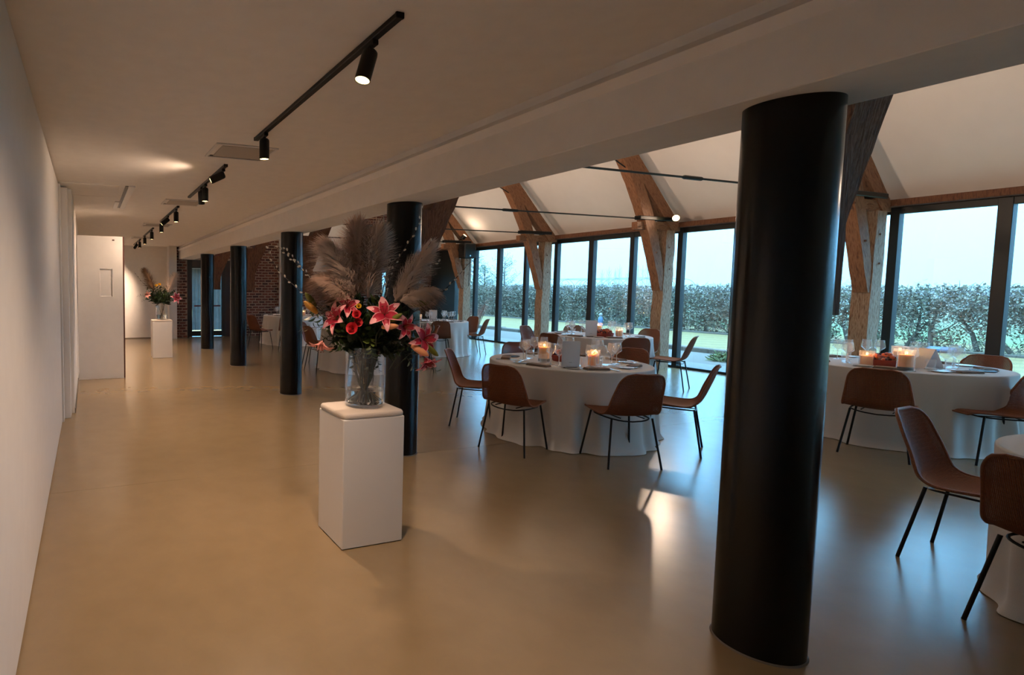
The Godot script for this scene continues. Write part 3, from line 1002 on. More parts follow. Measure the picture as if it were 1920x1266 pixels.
func bud(label: String, c: Vector3, dir: Vector3, size: float, m: Material, group: String):
	var o := thing("lily_bud", label, "flower bud", bq * c, 0.0, group)
	var s := Shp.new()
	s.lathe([Vector2(0.0, -0.5 * size), Vector2(0.10 * size, -0.46 * size), Vector2(0.16 * size, -0.2 * size), Vector2(0.175 * size, 0.08 * size), Vector2(0.13 * size, 0.32 * size), Vector2(0.05 * size, 0.47 * size), Vector2(0.0, 0.5 * size)], 12, Vector3(), aim_basis(bq.basis * dir.normalized()), 0.3)
	part(o, "bud", s, m)
	var g := Shp.new()
	var b := bq.basis * (dir.normalized() * -0.5 * size)
	g.tube(smooth_path([b, b + bq.basis * Vector3(-c.x * 0.2, -0.05, -0.01), bq.basis * Vector3(-c.x * 0.55, -0.12, -0.03)], 4), 0.0025, 6)
	part(o, "stem", g, M.stem_green)

func rose(label: String, c: Vector3, dir: Vector3, size: float, m: Material, group: String):
	var o := thing("rose", label, "flower", bq * c, 0.0, group)
	var bs := aim_basis(bq.basis * dir.normalized())
	for ring in 3:
		var cnt: int = [3, 4, 5][ring]
		for k in cnt:
			var s := Shp.new()
			var a := TAU * k / cnt + ring * 0.7
			var rr: float = [0.10, 0.24, 0.40][ring] * size
			var pb := bs * Basis(Vector3.UP, a)
			s.grid(func(u: float, t: float) -> Vector3:
				var th := (u - 0.5) * TAU / cnt * 1.7
				var rad := rr * (0.35 + 0.75 * t + (0.25 * t * t if ring == 2 else 0.0))
				var hgt: float = size * (0.62 - 0.12 * ring) * (t - 0.35 * pow(absf(u - 0.5) * 2.0, 3.0) * t)
				return pb * Vector3(sin(th) * rad, hgt - size * 0.25, cos(th) * rad), 8, 6)
			part(o, "petal", s, m)
	stem_part(o, c, -dir, 0.0025)

func pampas(label: String, a: Vector3, b: Vector3, spread: float, count: int, droop: Vector3, m: Material, group: String, with_stem := true):
	# a: foot of the plume, b: its tip
	var o := thing("pampas_plume", label, "pampas grass", bq * a, 0.0, group)
	var s := Shp.new()
	var ax := (b - a)
	var L := ax.length()
	for k in int(count * 2.3):
		var t := pow(rng.randf(), 0.8)
		var root := a + ax * t * 0.93 + droop * t * t * 0.5
		var ang := rng.randf() * TAU
		var side := Vector3(cos(ang), 0.0, sin(ang) * 0.7)
		side = (side - ax.normalized() * side.dot(ax.normalized())).normalized()
		var w := spread * 1.45 * (0.4 + 1.05 * sin(PI * clampf(t * 0.8 + 0.16, 0, 1))) * rng.randf_range(0.35, 1.4)
		var ln := L * rng.randf_range(0.12, 0.36) * (1.0 - 0.35 * t)
		var tip := root + ax.normalized() * ln + side * w + droop * (0.35 + 0.4 * t) - Vector3(0, 0.35 * w, 0) + Vector3(rng.randf_range(-1, 1), rng.randf_range(-1, 1), rng.randf_range(-1, 1)) * 0.008
		var mid := root.lerp(tip, 0.5) + side * w * 0.26 + ax.normalized() * ln * 0.12
		var p := [root, root.lerp(mid, 0.55) + side * w * 0.03, mid, tip]
		var wd := 0.0019
		var across := ax.cross(side).normalized() * wd
		var k0 := s.v.size()
		for j in 4:
			var q: Vector3 = bq.basis * (p[j] - a)
			var e: Vector3 = bq.basis * (across * [0.7, 1.3, 1.2, 0.25][j])
			var nn: Vector3 = bq.basis * side
			s.vert(q - e, nn); s.vert(q + e, nn)
		for j in 3:
			var z := k0 + j * 2
			s.tri(z, z + 1, z + 3); s.tri(z, z + 3, z + 2)
	# the dense heart of the plume
	var core := []
	var crad := []
	for k in 9:
		var t := k / 8.0
		core.append(bq.basis * (ax * t * 0.92 + droop * t * t * 0.6))
		crad.append(spread * 0.34 * sin(PI * clampf(t * 0.8 + 0.18, 0, 1)))
	s.tube(core, crad, 8)
	part(o, "plume", s, m).set_meta("kind", "stuff")
	var g := Shp.new()
	var path := [bq.basis * (ax * 0.9 + droop * 0.4), bq.basis * (ax * 0.45 + droop * 0.1), Vector3()]
	var sp := stem_path(a, rng.randf() * TAU, 0.1, 0.35, 0.085)
	for e in sp.slice(3): path.append(bq.basis * (e - a))
	g.tube(path, 0.0028, 6)
	part(o, "stem", g, M.pampas_stem)

func willow(label: String, pts: Array, m: Material, group: String, every := 0.036, from := 0.0, upto := 0.7):
	# pts run from the tip down to the foliage
	var o := thing("willow_branch", label, "twig", bq * (pts[-1] as Vector3), 0.0, group)
	var base: Vector3 = pts[-1]
	var p := smooth_path(pts, 6)
	var all := []
	for e in p: all.append(bq.basis * (e - base))
	var down := stem_path(base, rng.randf() * TAU, 0.1, 0.35, 0.085)
	var full := all.duplicate()
	for e in down.slice(2): full.append(bq.basis * (e - base))
	var rad := []
	for k in full.size(): rad.append(0.0012 + 0.0024 * minf(1.0, k / float(all.size())))
	var s := Shp.new()
	s.tube(full, rad, 6)
	part(o, "twig", s, M.twig)
	var acc := 0.0
	var total := 0.0
	for k in all.size() - 1: total += (all[k] as Vector3).distance_to(all[k + 1])
	var run := 0.0
	var side := 1.0
	for k in all.size() - 1:
		var d: float = (all[k] as Vector3).distance_to(all[k + 1])
		acc += d
		run += d
		if acc > every * rng.randf_range(0.75, 1.2) and run / total > from and run / total < upto:
			acc = 0.0
			side = -side
			var t: Vector3 = ((all[k] as Vector3) - (all[k + 1] as Vector3)).normalized()
			var n2 := t.cross(bq.basis.z).normalized() * side
			var dir := (t + n2 * 0.55).normalized()
			var c := Shp.new()
			var z := rng.randf_range(0.8, 1.15)
			c.lathe([Vector2(0, -0.009 * z), Vector2(0.004 * z, -0.007 * z), Vector2(0.0058 * z, 0.0), Vector2(0.0045 * z, 0.007 * z), Vector2(0, 0.011 * z)], 8, Vector3(), aim_basis(dir), 0.2)
			var ct := part(o, "catkin", c, m)
			ct.position = (all[k] as Vector3) + dir * 0.009

func sprig(label: String, a: Vector3, b: Vector3, count: int, ls: float, m: Material, group: String, narrow := 0.36):
	var o := thing("leafy_sprig", label, "foliage", bq * a, 0.0, group)
	var s := Shp.new()
	var st := Shp.new()
	var ax := b - a
	var midp := a + ax * 0.5 + Vector3(0, 0.02, 0)
	var pth := smooth_path([a, midp, b], 5)
	var q := []
	for e in pth: q.append(bq.basis * (e - a))
	st.tube(q, [0.0022, 0.002, 0.0018, 0.0016, 0.0015, 0.0014, 0.0013, 0.0012, 0.001, 0.001, 0.0008], 5)
	part(o, "stem", st, M.stem_green)
	for k in count:
		var t := 0.12 + 0.88 * k / float(count)
		var f := t * (pth.size() - 1)
		var i := mini(int(f), pth.size() - 2)
		var pos: Vector3 = (pth[i] as Vector3).lerp(pth[i + 1], f - i)
		var sd := 1.0 if k % 2 == 0 else -1.0
		var dir := (ax.normalized() * 0.7 + ax.normalized().cross(Vector3(rng.randf_range(-0.6, 0.6), rng.randf_range(-0.4, 0.4), 1.0)).normalized() * sd + Vector3(0, rng.randf_range(-0.25, 0.15), rng.randf_range(-0.2, 0.5))).normalized()
		var ll := ls * rng.randf_range(0.7, 1.15) * (1.0 - 0.4 * t)
		blade(s, Transform3D(aim_basis(bq.basis * dir, rng.randf_range(-0.7, 0.7)), bq.basis * (pos - a)), ll, ll * narrow, rng.randf_range(0.3, 0.9), 0.3, 2, 5)
	part(o, "leaves", s, m).set_meta("kind", "stuff")

func spot_name(k: int, d: Vector3, tone: String) -> String:
	return "%s leafy sprig, %s%s, %s side of the" % [tone, "topmost " if d.y > 0.11 else "upper " if d.y > 0.04 else "lowest " if d.y < -0.11 else "lower " if d.y < -0.04 else "middle ", "far left" if d.x < -0.22 else "left" if d.x < -0.08 else "far right" if d.x > 0.22 else "right" if d.x > 0.08 else "centre", "near" if d.z > 0.03 else "rear" if d.z < -0.03 else "inner"]

func bouquet_front():
	# axes of the bouquet: x to the right as seen from the room's near end, z towards it
	bq = Transform3D(Basis(Vector3(0.879, 0, 0.477), Vector3.UP, Vector3(-0.477, 0, 0.879)), Vector3(1.6, 0.8035, -2.955))
	var G := "flowers of the front bouquet"
	vase("clear glass cylinder vase holding the front bouquet", 0.122, 0.362, 0.10)
	var P := "pampas plumes of the front bouquet"
	pampas("tall brown pampas plume at the middle of the front bouquet", Vector3(-0.05, 0.66, -0.06), Vector3(-0.065, 1.13, -0.07), 0.075, 1500, Vector3(0.0, 0, 0), M.pampas, P)
	pampas("tall pampas plume beside the column, right of the middle one", Vector3(0.01, 0.66, -0.04), Vector3(0.055, 1.09, -0.03), 0.06, 1300, Vector3(0.02, 0, 0), M.pampas_pale, P)
	pampas("pampas plume leaning left and up over the roof opening", Vector3(-0.07, 0.66, -0.01), Vector3(-0.23, 1.01, 0.01), 0.075, 1300, Vector3(-0.05, -0.01, 0), M.pampas_pale, P)
	pampas("low pampas plume leaning far left above the pink lilies", Vector3(-0.08, 0.62, 0.04), Vector3(-0.25, 0.80, 0.07), 0.065, 1100, Vector3(-0.05, -0.02, 0.02), M.pampas, P)
	pampas("slim pampas plume leaning right before the black column", Vector3(0.17, 0.64, 0.02), Vector3(0.355, 0.97, 0.03), 0.04, 1100, Vector3(0.02, 0, 0), M.pampas_pale, P)
	pampas("short drooping pampas plume at the right of the front bouquet", Vector3(0.2, 0.64, 0.05), Vector3(0.36, 0.75, 0.06), 0.045, 800, Vector3(0.05, -0.05, 0), M.pampas_pale, P)
	var W := "willow twigs of the front bouquet"
	var v3 := func(l: Array) -> Array:
		var o := []
		for e in l: o.append(Vector3(e[0], e[1], e[2]))
		return o
	willow("outermost left willow twig with silver catkins", v3.call([[-0.611, 0.97, 0.02], [-0.57, 0.865, 0.03], [-0.496, 0.779, 0.03], [-0.388, 0.687, 0.03], [-0.29, 0.604, 0.02], [-0.1, 0.42, 0.0]]), M.catkin, W, 0.036)
	willow("long left willow twig crowded with catkins, left of a parallel one", v3.call([[-0.564, 0.983, -0.03], [-0.443, 0.872, -0.02], [-0.362, 0.793, 0], [-0.258, 0.702, 0.02], [-0.164, 0.586, 0.03], [-0.06, 0.42, 0.0]]), M.catkin, W, 0.022)
	willow("inner left willow twig running close beside a longer twig", v3.call([[-0.511, 0.969, 0.01], [-0.416, 0.865, 0.02], [-0.31, 0.753, 0.04], [-0.191, 0.632, 0.05], [-0.05, 0.42, 0.01]]), M.catkin, W, 0.024)
	willow("tallest right willow twig crossing the black column", v3.call([[0.312, 1.149, 0.02], [0.282, 1.06, 0.03], [0.211, 0.941, 0.03], [0.152, 0.833, 0.03], [0.116, 0.707, 0.02], [0.05, 0.42, 0.0]]), M.catkin, W, 0.034)
	willow("right willow twig rising along the slim pampas plume", v3.call([[0.388, 1.028, 0.06], [0.335, 0.934, 0.06], [0.264, 0.782, 0.06], [0.216, 0.643, 0.05], [0.06, 0.42, 0.0]]), M.catkin, W, 0.05, 0.0, 0.35)
	willow("short right willow twig with catkins at the tip only", v3.call([[0.44, 0.886, -0.02], [0.393, 0.859, -0.02], [0.326, 0.795, 0], [0.266, 0.669, 0.0], [0.07, 0.42, 0.0]]), M.catkin, W, 0.026, 0.0, 0.4)
	willow("farthest right willow twig reaching before the window", v3.call([[0.676, 0.91, 0.0], [0.607, 0.879, 0.0], [0.542, 0.806, 0.01], [0.471, 0.726, 0.01], [0.371, 0.629, 0.01], [0.262, 0.562, 0.0], [0.07, 0.4, 0.0]]), M.catkin, W, 0.034, 0.16)
	willow("short upright willow twig just right of the tall pampas", v3.call([[0.144, 0.898, 0.04], [0.114, 0.794, 0.05], [0.085, 0.658, 0.05], [0.03, 0.42, 0.0]]), M.catkin, W, 0.04)
	var LG := "pink lilies of the front bouquet"
	lily("large deep pink lily facing sideways at the left of the bouquet", Vector3(-0.15, 0.53, 0.13), Vector3(-0.75, 0.35, 0.6), 0.135, 0.72, 0.3, M.lily_pink, LG)
	lily("smaller pink lily above the left one, below the pampas", Vector3(-0.115, 0.60, 0.10), Vector3(0.2, 0.5, 0.8), 0.10, 0.85, 0.9, M.lily_pink, LG)
	lily("large open pink lily facing front at the centre", Vector3(0.105, 0.56, 0.15), Vector3(0.0, 0.45, 0.85), 0.13, 0.95, 0.15, M.lily_pink, LG)
	lily("pink lily below and right of the central open one", Vector3(0.21, 0.50, 0.13), Vector3(0.55, -0.1, 0.8), 0.10, 0.8, 0.5, M.lily_pink, LG)
	lily("spreading pink lily at the right edge of the bouquet", Vector3(0.33, 0.42, 0.10), Vector3(0.5, 0.1, 0.8), 0.12, 1.1, 0.7, M.lily_pink, LG)
	lily("lowest pink lily hanging down at the right", Vector3(0.345, 0.315, 0.10), Vector3(0.35, -0.75, 0.45), 0.11, 0.6, 0.2, M.lily_pink, LG)
	lily("pale pink lily hanging low at the left", Vector3(-0.26, 0.40, 0.08), Vector3(-0.15, -0.85, 0.35), 0.11, 0.75, 0.5, M.lily_pale, LG)
	var BG := "lily buds of the front bouquet"
	bud("green lily bud highest at the left of the bouquet", Vector3(-0.335, 0.645, 0.06), Vector3(-0.6, 0.75, 0.1), 0.11, M.bud_green, BG)
	bud("yellow lily bud pointing left below the green one", Vector3(-0.33, 0.60, 0.09), Vector3(-0.7, 0.6, 0.2), 0.115, M.bud_yellow, BG)
	bud("yellow-green lily bud right of the central pink lily", Vector3(0.165, 0.55, 0.19), Vector3(0.75, 0.5, 0.3), 0.095, M.bud_green, BG)
	bud("peach lily bud pointing right below the central pink lily", Vector3(0.135, 0.50, 0.19), Vector3(0.9, 0.12, 0.2), 0.10, M.bud_peach, BG)
	bud("long green lily bud at the upper right beside the pampas", Vector3(0.30, 0.63, 0.08), Vector3(0.95, 0.1, 0.1), 0.12, M.bud_green, BG)
	bud("orange lily bud at the lower right of the bouquet", Vector3(0.31, 0.36, 0.14), Vector3(0.8, -0.45, 0.3), 0.12, M.bud_peach, BG)
	bud("green lily bud right of the orange one, lower right", Vector3(0.38, 0.36, 0.11), Vector3(0.7, -0.6, 0.2), 0.10, M.bud_green, BG)
	var RG := "coral roses of the front bouquet"
	rose("upper coral rose left of centre", Vector3(-0.055, 0.565, 0.17), Vector3(-0.1, 0.5, 0.85), 0.05, M.rose_coral, RG)
	rose("lower coral rose left of centre, largest of the three", Vector3(-0.08, 0.485, 0.18), Vector3(-0.2, 0.2, 0.9), 0.065, M.rose_coral, RG)
	rose("small coral rose between the other two roses", Vector3(-0.045, 0.52, 0.16), Vector3(0.4, 0.2, 0.9), 0.05, M.rose_coral, RG)
	rose("small yellow bloom below the pampas plumes", Vector3(-0.044, 0.612, 0.12), Vector3(0, 0.4, 0.9), 0.03, M.yellow_bloom, "")
	rose("white bloom at the right beside the brown chair back", Vector3(0.355, 0.485, 0.05), Vector3(0.4, 0.3, 0.8), 0.055, M.white_bloom, "")
	# foliage
	var mats := [M.leaf_dark, M.leaf_dark, M.leaf_mid, M.leaf_dark, M.leaf_light]
	for k in 84:
		var a := TAU * k / 84.0 * 5.0 + rng.randf() * 0.5
		var ring := 0.3 + 0.7 * float(k % 8) / 7.0
		var tip := Vector3(0.02 + cos(a) * 0.39 * ring, 0.49 + sin(a) * 0.19 * ring, rng.randf_range(-0.12, 0.16) * (1.3 - ring * 0.7))
		if tip.y > 0.6 and absf(tip.x) > 0.25: tip.y = 0.6
		var root := Vector3(tip.x * 0.25, 0.36 + 0.1 * rng.randf(), tip.z * 0.3)
		sprig(spot_name(k, tip - Vector3(0.02, 0.5, 0.02), ["dark", "glossy dark", "mid-green", "small dark", "light green"][k % 5]) + " front bouquet", root, tip, 14, rng.randf_range(0.08, 0.11), mats[k % 5], "foliage of the front bouquet", 0.5)
	var fern := "trailing fern fronds of the front bouquet"
	sprig("feathery frond reaching far left over the dark column", Vector3(-0.15, 0.46, 0.05), Vector3(-0.40, 0.46, 0.08), 18, 0.05, M.leaf_mid, fern, 0.2)
	sprig("feathery frond sagging at the lower left", Vector3(-0.15, 0.44, 0.06), Vector3(-0.31, 0.36, 0.1), 16, 0.055, M.leaf_dark, fern, 0.25)
	sprig("feathery frond trailing lowest at the right", Vector3(0.18, 0.42, 0.06), Vector3(0.42, 0.23, 0.1), 20, 0.05, M.leaf_mid, fern, 0.2)
	sprig("feathery frond hanging right of the vase rim", Vector3(0.14, 0.42, 0.06), Vector3(0.30, 0.22, 0.09), 18, 0.055, M.leaf_dark, fern, 0.25)
	sprig("dark branch with leaves stretching right at mid height", Vector3(0.2, 0.50, 0.02), Vector3(0.47, 0.53, 0.03), 16, 0.05, M.leaf_dark, fern, 0.3)
	# leaves reaching down inside the glass
	for k in 14:
		var a := TAU * k / 14.0
		sprig("dark leafy sprig inside the vase glass, %s" % ["right", "right, towards the room", "front right", "front, lower", "front, higher", "front left", "left, towards the room", "left", "left, towards the back", "rear left", "rear, lower", "rear, higher", "rear right", "right, towards the back"][k], Vector3(cos(a) * 0.05, 0.40, sin(a) * 0.05), Vector3(cos(a) * 0.085, 0.2 + 0.05 * (k % 3), sin(a) * 0.085), 8, 0.05, M.leaf_dark, "leaves inside the front vase", 0.5)
	# bunched stems in the vase
	for k in 16:
		var a := TAU * (k % 8) / 8.0 + (0.35 if k > 7 else 0.0)
		var s := Shp.new()
		var r1 := 0.075 if k < 8 else 0.04
		var top := Vector3(cos(a) * r1 * 1.1, 0.40, sin(a) * r1 * 1.1)
		var foot := Vector3(-cos(a + 0.5) * 0.085, 0.03, -sin(a + 0.5) * 0.085) * Vector3(rng.randf_range(0.5, 1.0), 1, rng.randf_range(0.5, 1.0))
		var w := Vector3(cos(a) * 0.035, rng.randf_range(0.12, 0.24), sin(a) * 0.035) + Vector3(rng.randf_range(-0.02, 0.02), 0, rng.randf_range(-0.02, 0.02))
		s.tube(smooth_path([top, w, foot], 6), rng.randf_range(0.005, 0.009), 7)
		single("cut_stalk", s, M.stem_brown if k % 3 == 0 else M.stem_green, "%s %s stem in the front glass vase, rising %s" % ["outer" if k < 8 else "inner", "brown" if k % 3 == 0 else "dark green", ["to the right", "to the front right", "to the front", "to the front left", "to the left", "to the rear left", "to the rear", "to the rear right"][k % 8]], "stem", bq.origin, atan2(bq.basis.x.z, bq.basis.x.x) * -1.0, "bundled stems in the front vase")

func bouquet_back():
	bq = Transform3D(Basis(Vector3(0.992, 0, 0.125), Vector3.UP, Vector3(-0.125, 0, 0.992)), Vector3(1.475, 0.8035, -11.74))
	vase("glass vase of the far bouquet on the distant pedestal", 0.12, 0.36, 0.1)
	var P := "pampas plumes of the far bouquet"
	pampas("dark brown pampas plume leaning left in the far bouquet", Vector3(-0.16, 0.60, 0), Vector3(-0.34, 1.06, 0), 0.085, 800, Vector3(-0.02, 0, 0), M.pampas_brown, P)
	pampas("pale pampas plume leaning right in the far bouquet", Vector3(0.13, 0.55, 0), Vector3(0.28, 0.98, 0), 0.095, 800, Vector3(0.02, 0, 0), M.pampas_pale, P)
	var W := "bare twigs of the far bouquet"
	willow("thin twig curving left in the far bouquet", [Vector3(-0.557, 1.004, 0), Vector3(-0.42, 0.82, 0), Vector3(-0.2, 0.6, 0), Vector3(-0.04, 0.4, 0)], M.twig, W, 0.08)
	willow("thin twig curving right in the far bouquet", [Vector3(0.521, 0.994, 0), Vector3(0.44, 0.75, 0), Vector3(0.2, 0.56, 0), Vector3(0.04, 0.4, 0)], M.twig, W, 0.08)
	lily("bright pink lily at the right of the far bouquet", Vector3(0.29, 0.46, 0.08), Vector3(0.5, 0.2, 0.8), 0.16, 1.0, 0.3, M.lily_pink, "")
	lily("pale lily at the left of the far bouquet", Vector3(-0.27, 0.52, 0.08), Vector3(-0.5, 0.2, 0.8), 0.10, 0.9, 0.3, M.lily_pale, "")
	rose("left yellow bloom on top of the far bouquet", Vector3(-0.11, 0.72, 0.05), Vector3(0, 0.6, 0.8), 0.06, M.yellow_bloom, "yellow blooms of the far bouquet")
	rose("right yellow bloom on top of the far bouquet", Vector3(-0.04, 0.745, 0.05), Vector3(0, 0.6, 0.8), 0.06, M.yellow_bloom, "yellow blooms of the far bouquet")
	for k in 40:
		var a := TAU * k / 40.0 * 3.0
		var ring := 0.35 + 0.65 * float(k % 5) / 4.0
		var tip := Vector3(-0.02 + cos(a) * 0.33 * ring, 0.54 + sin(a) * 0.19 * ring, rng.randf_range(-0.12, 0.16))
		sprig(spot_name(k, tip - Vector3(-0.02, 0.52, 0.02), ["dark", "mid-green", "dull dark"][k % 3]) + " far bouquet", Vector3(tip.x * 0.25, 0.34, tip.z * 0.3), tip, 13, 0.12, [M.leaf_dark, M.leaf_mid, M.leaf_dark][k % 3], "foliage of the far bouquet", 0.4)
	sprig("frond reaching far left from the far bouquet", Vector3(-0.15, 0.48, 0.05), Vector3(-0.5, 0.5, 0.08), 14, 0.06, M.leaf_dark, "fronds of the far bouquet", 0.22)
	sprig("frond sagging left from the far bouquet", Vector3(-0.15, 0.46, 0.05), Vector3(-0.42, 0.38, 0.08), 14, 0.06, M.leaf_dark, "fronds of the far bouquet", 0.22)

# ------------------------------------------------------------------ chairs
var c_prof := []
func chair_pt(x: float, s: float) -> Vector3:
	var f := s * (c_prof.size() - 1)
	var i := mini(int(f), c_prof.size() - 2)
	var a: Vector3 = c_prof[i]
	var b: Vector3 = c_prof[i + 1]
	var p := a.lerp(b, f - i)
	var t := (b - a).normalized()
	var nn := Vector3(0, -t.z, t.y)           # upwards on the seat, forwards on the back
	var q := x / 0.23
	return p + Vector3(x, 0, 0) + nn * (q * q * lerpf(0.016, 0.05, smoothstep(0.4, 0.75, s)))

func chair_w(s: float) -> float:
	var w: float
	if s < 0.42: w = lerpf(0.205, 0.232, smoothstep(0.0, 0.42, s))
	else: w = lerpf(0.232, 0.172, pow((s - 0.42) / 0.58, 1.25))
	if s > 0.86: w -= 0.085 * (1.0 - sqrt(maxf(0.0, 1.0 - pow((s - 0.86) / 0.14, 2.0))))
	if s < 0.10: w -= 0.06 * (1.0 - sqrt(maxf(0.0, 1.0 - pow((0.10 - s) / 0.10, 2.0))))
	return w

func make_chair():
	var pts := [Vector3(0, 0.432, 0.235), Vector3(0, 0.446, 0.222), Vector3(0, 0.450, 0.19), Vector3(0, 0.445, 0.10), Vector3(0, 0.437, 0.0), Vector3(0, 0.434, -0.09), Vector3(0, 0.444, -0.155), Vector3(0, 0.478, -0.205), Vector3(0, 0.54, -0.238), Vector3(0, 0.62, -0.268), Vector3(0, 0.71, -0.298), Vector3(0, 0.79, -0.322), Vector3(0, 0.822, -0.336)]
	var dense := smooth_path(pts, 6)
	# even spacing along the curve
	var cum := [0.0]
	for k in dense.size() - 1: cum.append(cum[k] + (dense[k] as Vector3).distance_to(dense[k + 1]))
	c_prof = []
	for k in 61:
		var d: float = cum[-1] * k / 60.0
		var i := 0
		while i < cum.size() - 2 and cum[i + 1] < d: i += 1
		c_prof.append((dense[i] as Vector3).lerp(dense[i + 1], clampf((d - cum[i]) / maxf(cum[i + 1] - cum[i], 1e-6), 0, 1)))
	var o := proto_node("chair", "chair")
	var s := Shp.new()
	var pitch := 0.0075
	var n := int(0.232 / pitch)
	for k in range(-n, n + 1):
		var x := k * pitch
		var s0 := -1.0
		var s1 := 0.0
		for j in 201:
			if chair_w(j / 200.0) >= absf(x):
				if s0 < 0: s0 = j / 200.0
				s1 = j / 200.0
		if s0 < 0 or s1 - s0 < 0.04: continue
		var sg := 26
		var k0 := s.v.size()
		for j in sg + 1:
			var t := lerpf(s0, s1, float(j) / sg)
			var p := chair_pt(x, t)
			var tn := (chair_pt(x, minf(t + 0.01, 1.0)) - chair_pt(x, maxf(t - 0.01, 0.0))).normalized()
			var sd := (chair_pt(x + 0.004, t) - chair_pt(x - 0.004, t)).normalized()
			var nn := tn.cross(sd).normalized()
			var hw := 0.0037
			s.vert(p - sd * hw, -sd); s.vert(p + nn * 0.0026, nn); s.vert(p + sd * hw, sd); s.vert(p - nn * 0.0026, -nn)
		for j in sg:
			for e in 4:
				var a := k0 + j * 4 + e
				var b := k0 + j * 4 + (e + 1) % 4
				s.tri(a, b + 4, b); s.tri(a, a + 4, b + 4)
	part(o, "woven_strands", s, M.rattan).set_meta("kind", "stuff")
	var w := Shp.new()
	for k in 34:
		var t := 0.03 + 0.94 * k / 33.0
		var hw := chair_w(t)
		var row := []
		for j in 13: row.append(chair_pt(lerpf(-hw, hw, j / 12.0), t))
		w.tube(row, 0.0013, 4, false)
	part(o, "cross_weave", w, M.rattan_dark).set_meta("kind", "stuff")
	var rim := []
	for k in 41: rim.append(chair_pt(chair_w(k / 40.0), k / 40.0))
	for k in range(1, 8): rim.append(chair_pt(lerpf(chair_w(1.0), -chair_w(1.0), k / 8.0), 1.0))
	for k in 41: rim.append(chair_pt(-chair_w(1.0 - k / 40.0), 1.0 - k / 40.0))
	for k in range(1, 9): rim.append(chair_pt(lerpf(-chair_w(0.0), chair_w(0.0), k / 8.0), 0.0))
	var r := Shp.new()
	r.tube(rim, 0.0085, 8, false)
	part(o, "rim", r, M.rattan)
	var fr := Shp.new()
	var ring := []
	for k in 33:
		var a := TAU * k / 32.0
		var e := 0.55
		ring.append(Vector3(0.185 * signf(cos(a)) * pow(absf(cos(a)), e), 0.418 - 0.022 * maxf(0, -sin(a)) * (1.0 - absf(cos(a))), 0.165 * signf(sin(a)) * pow(absf(sin(a)), e) - 0.01))
	fr.tube(ring, 0.0065, 8, false)
	for x in [-0.1, 0.1]: fr.tube([Vector3(x, 0.42, 0.15), Vector3(x, 0.425, -0.17)], 0.005, 6)
	part(o, "seat_frame", fr, M.black_metal)
	for q in [Vector2(-1, -1), Vector2(1, -1), Vector2(-1, 1), Vector2(1, 1)]:
		var l := Shp.new()
		var top := Vector3(q.x * 0.172, 0.425, 0.150 if q.y > 0 else -0.165)
		var foot := Vector3(q.x * 0.225, 0.0, 0.205 if q.y > 0 else -0.235)
		l.tube([top, foot + (top - foot) * 0.03, foot], [0.0085, 0.0085, 0.0085], 10)
		part(o, "leg", l, M.black_metal)

func chair(x: float, z: float, deg: float, label: String):
	use("chair", "rattan_chair", label, Vector3(x, 0, z), deg_to_rad(deg), "woven rattan chairs on black legs")

# ------------------------------------------------------------------ tables
func cloth_table(c: Vector3, r: float, seed_: int, label: String, flare := 0.07, drape := 0.066):
	var o := thing("round_table", label, "table", c, 0.0, "round tables under white cloths")
	var g := RandomNumberGenerator.new()
	g.seed = seed_
	var ph := []
	for k in 9: ph.append([g.randf() * TAU, g.randf_range(0.5, 1.0)])
	var fold := func(a: float) -> float:
		var f := 0.0
		for k in 9:
			f += ph[k][1] * sin(a * (5 + k * 3.0) + ph[k][0]) / (1.0 + 0.16 * k)
		return f * 0.36
	var s := Shp.new()
	s.grid(func(u: float, t: float) -> Vector3:
		var a := -u * TAU
		var f: float = fold.call(a)
		var rr: float
		var y: float
		if t < 0.3:
			rr = r * t / 0.3
			y = 0.755
		elif t < 0.4:
			var e := (t - 0.3) / 0.1 * PI * 0.5
			rr = r + 0.012 * sin(e)
			y = 0.755 - 0.012 * (1.0 - cos(e))
		else:
			var d := (t - 0.4) / 0.6
			y = 0.743 * (1.0 - d)
			rr = r + 0.012 + flare * (0.35 * d + 0.35 * pow(d, 3.0)) + drape * f * smoothstep(0.0, 0.7, d) - 0.012 * d
			if d > 0.93:
				rr += (d - 0.93) * (0.35 + 0.1 * f)
				y = 0.743 * (1.0 - 0.93) * pow((1.0 - d) / 0.07, 1.6) + 0.004
		return Vector3(cos(a) * rr, y, sin(a) * rr), 240, 40, true)
	part(o, "tablecloth", s, M.cloth)

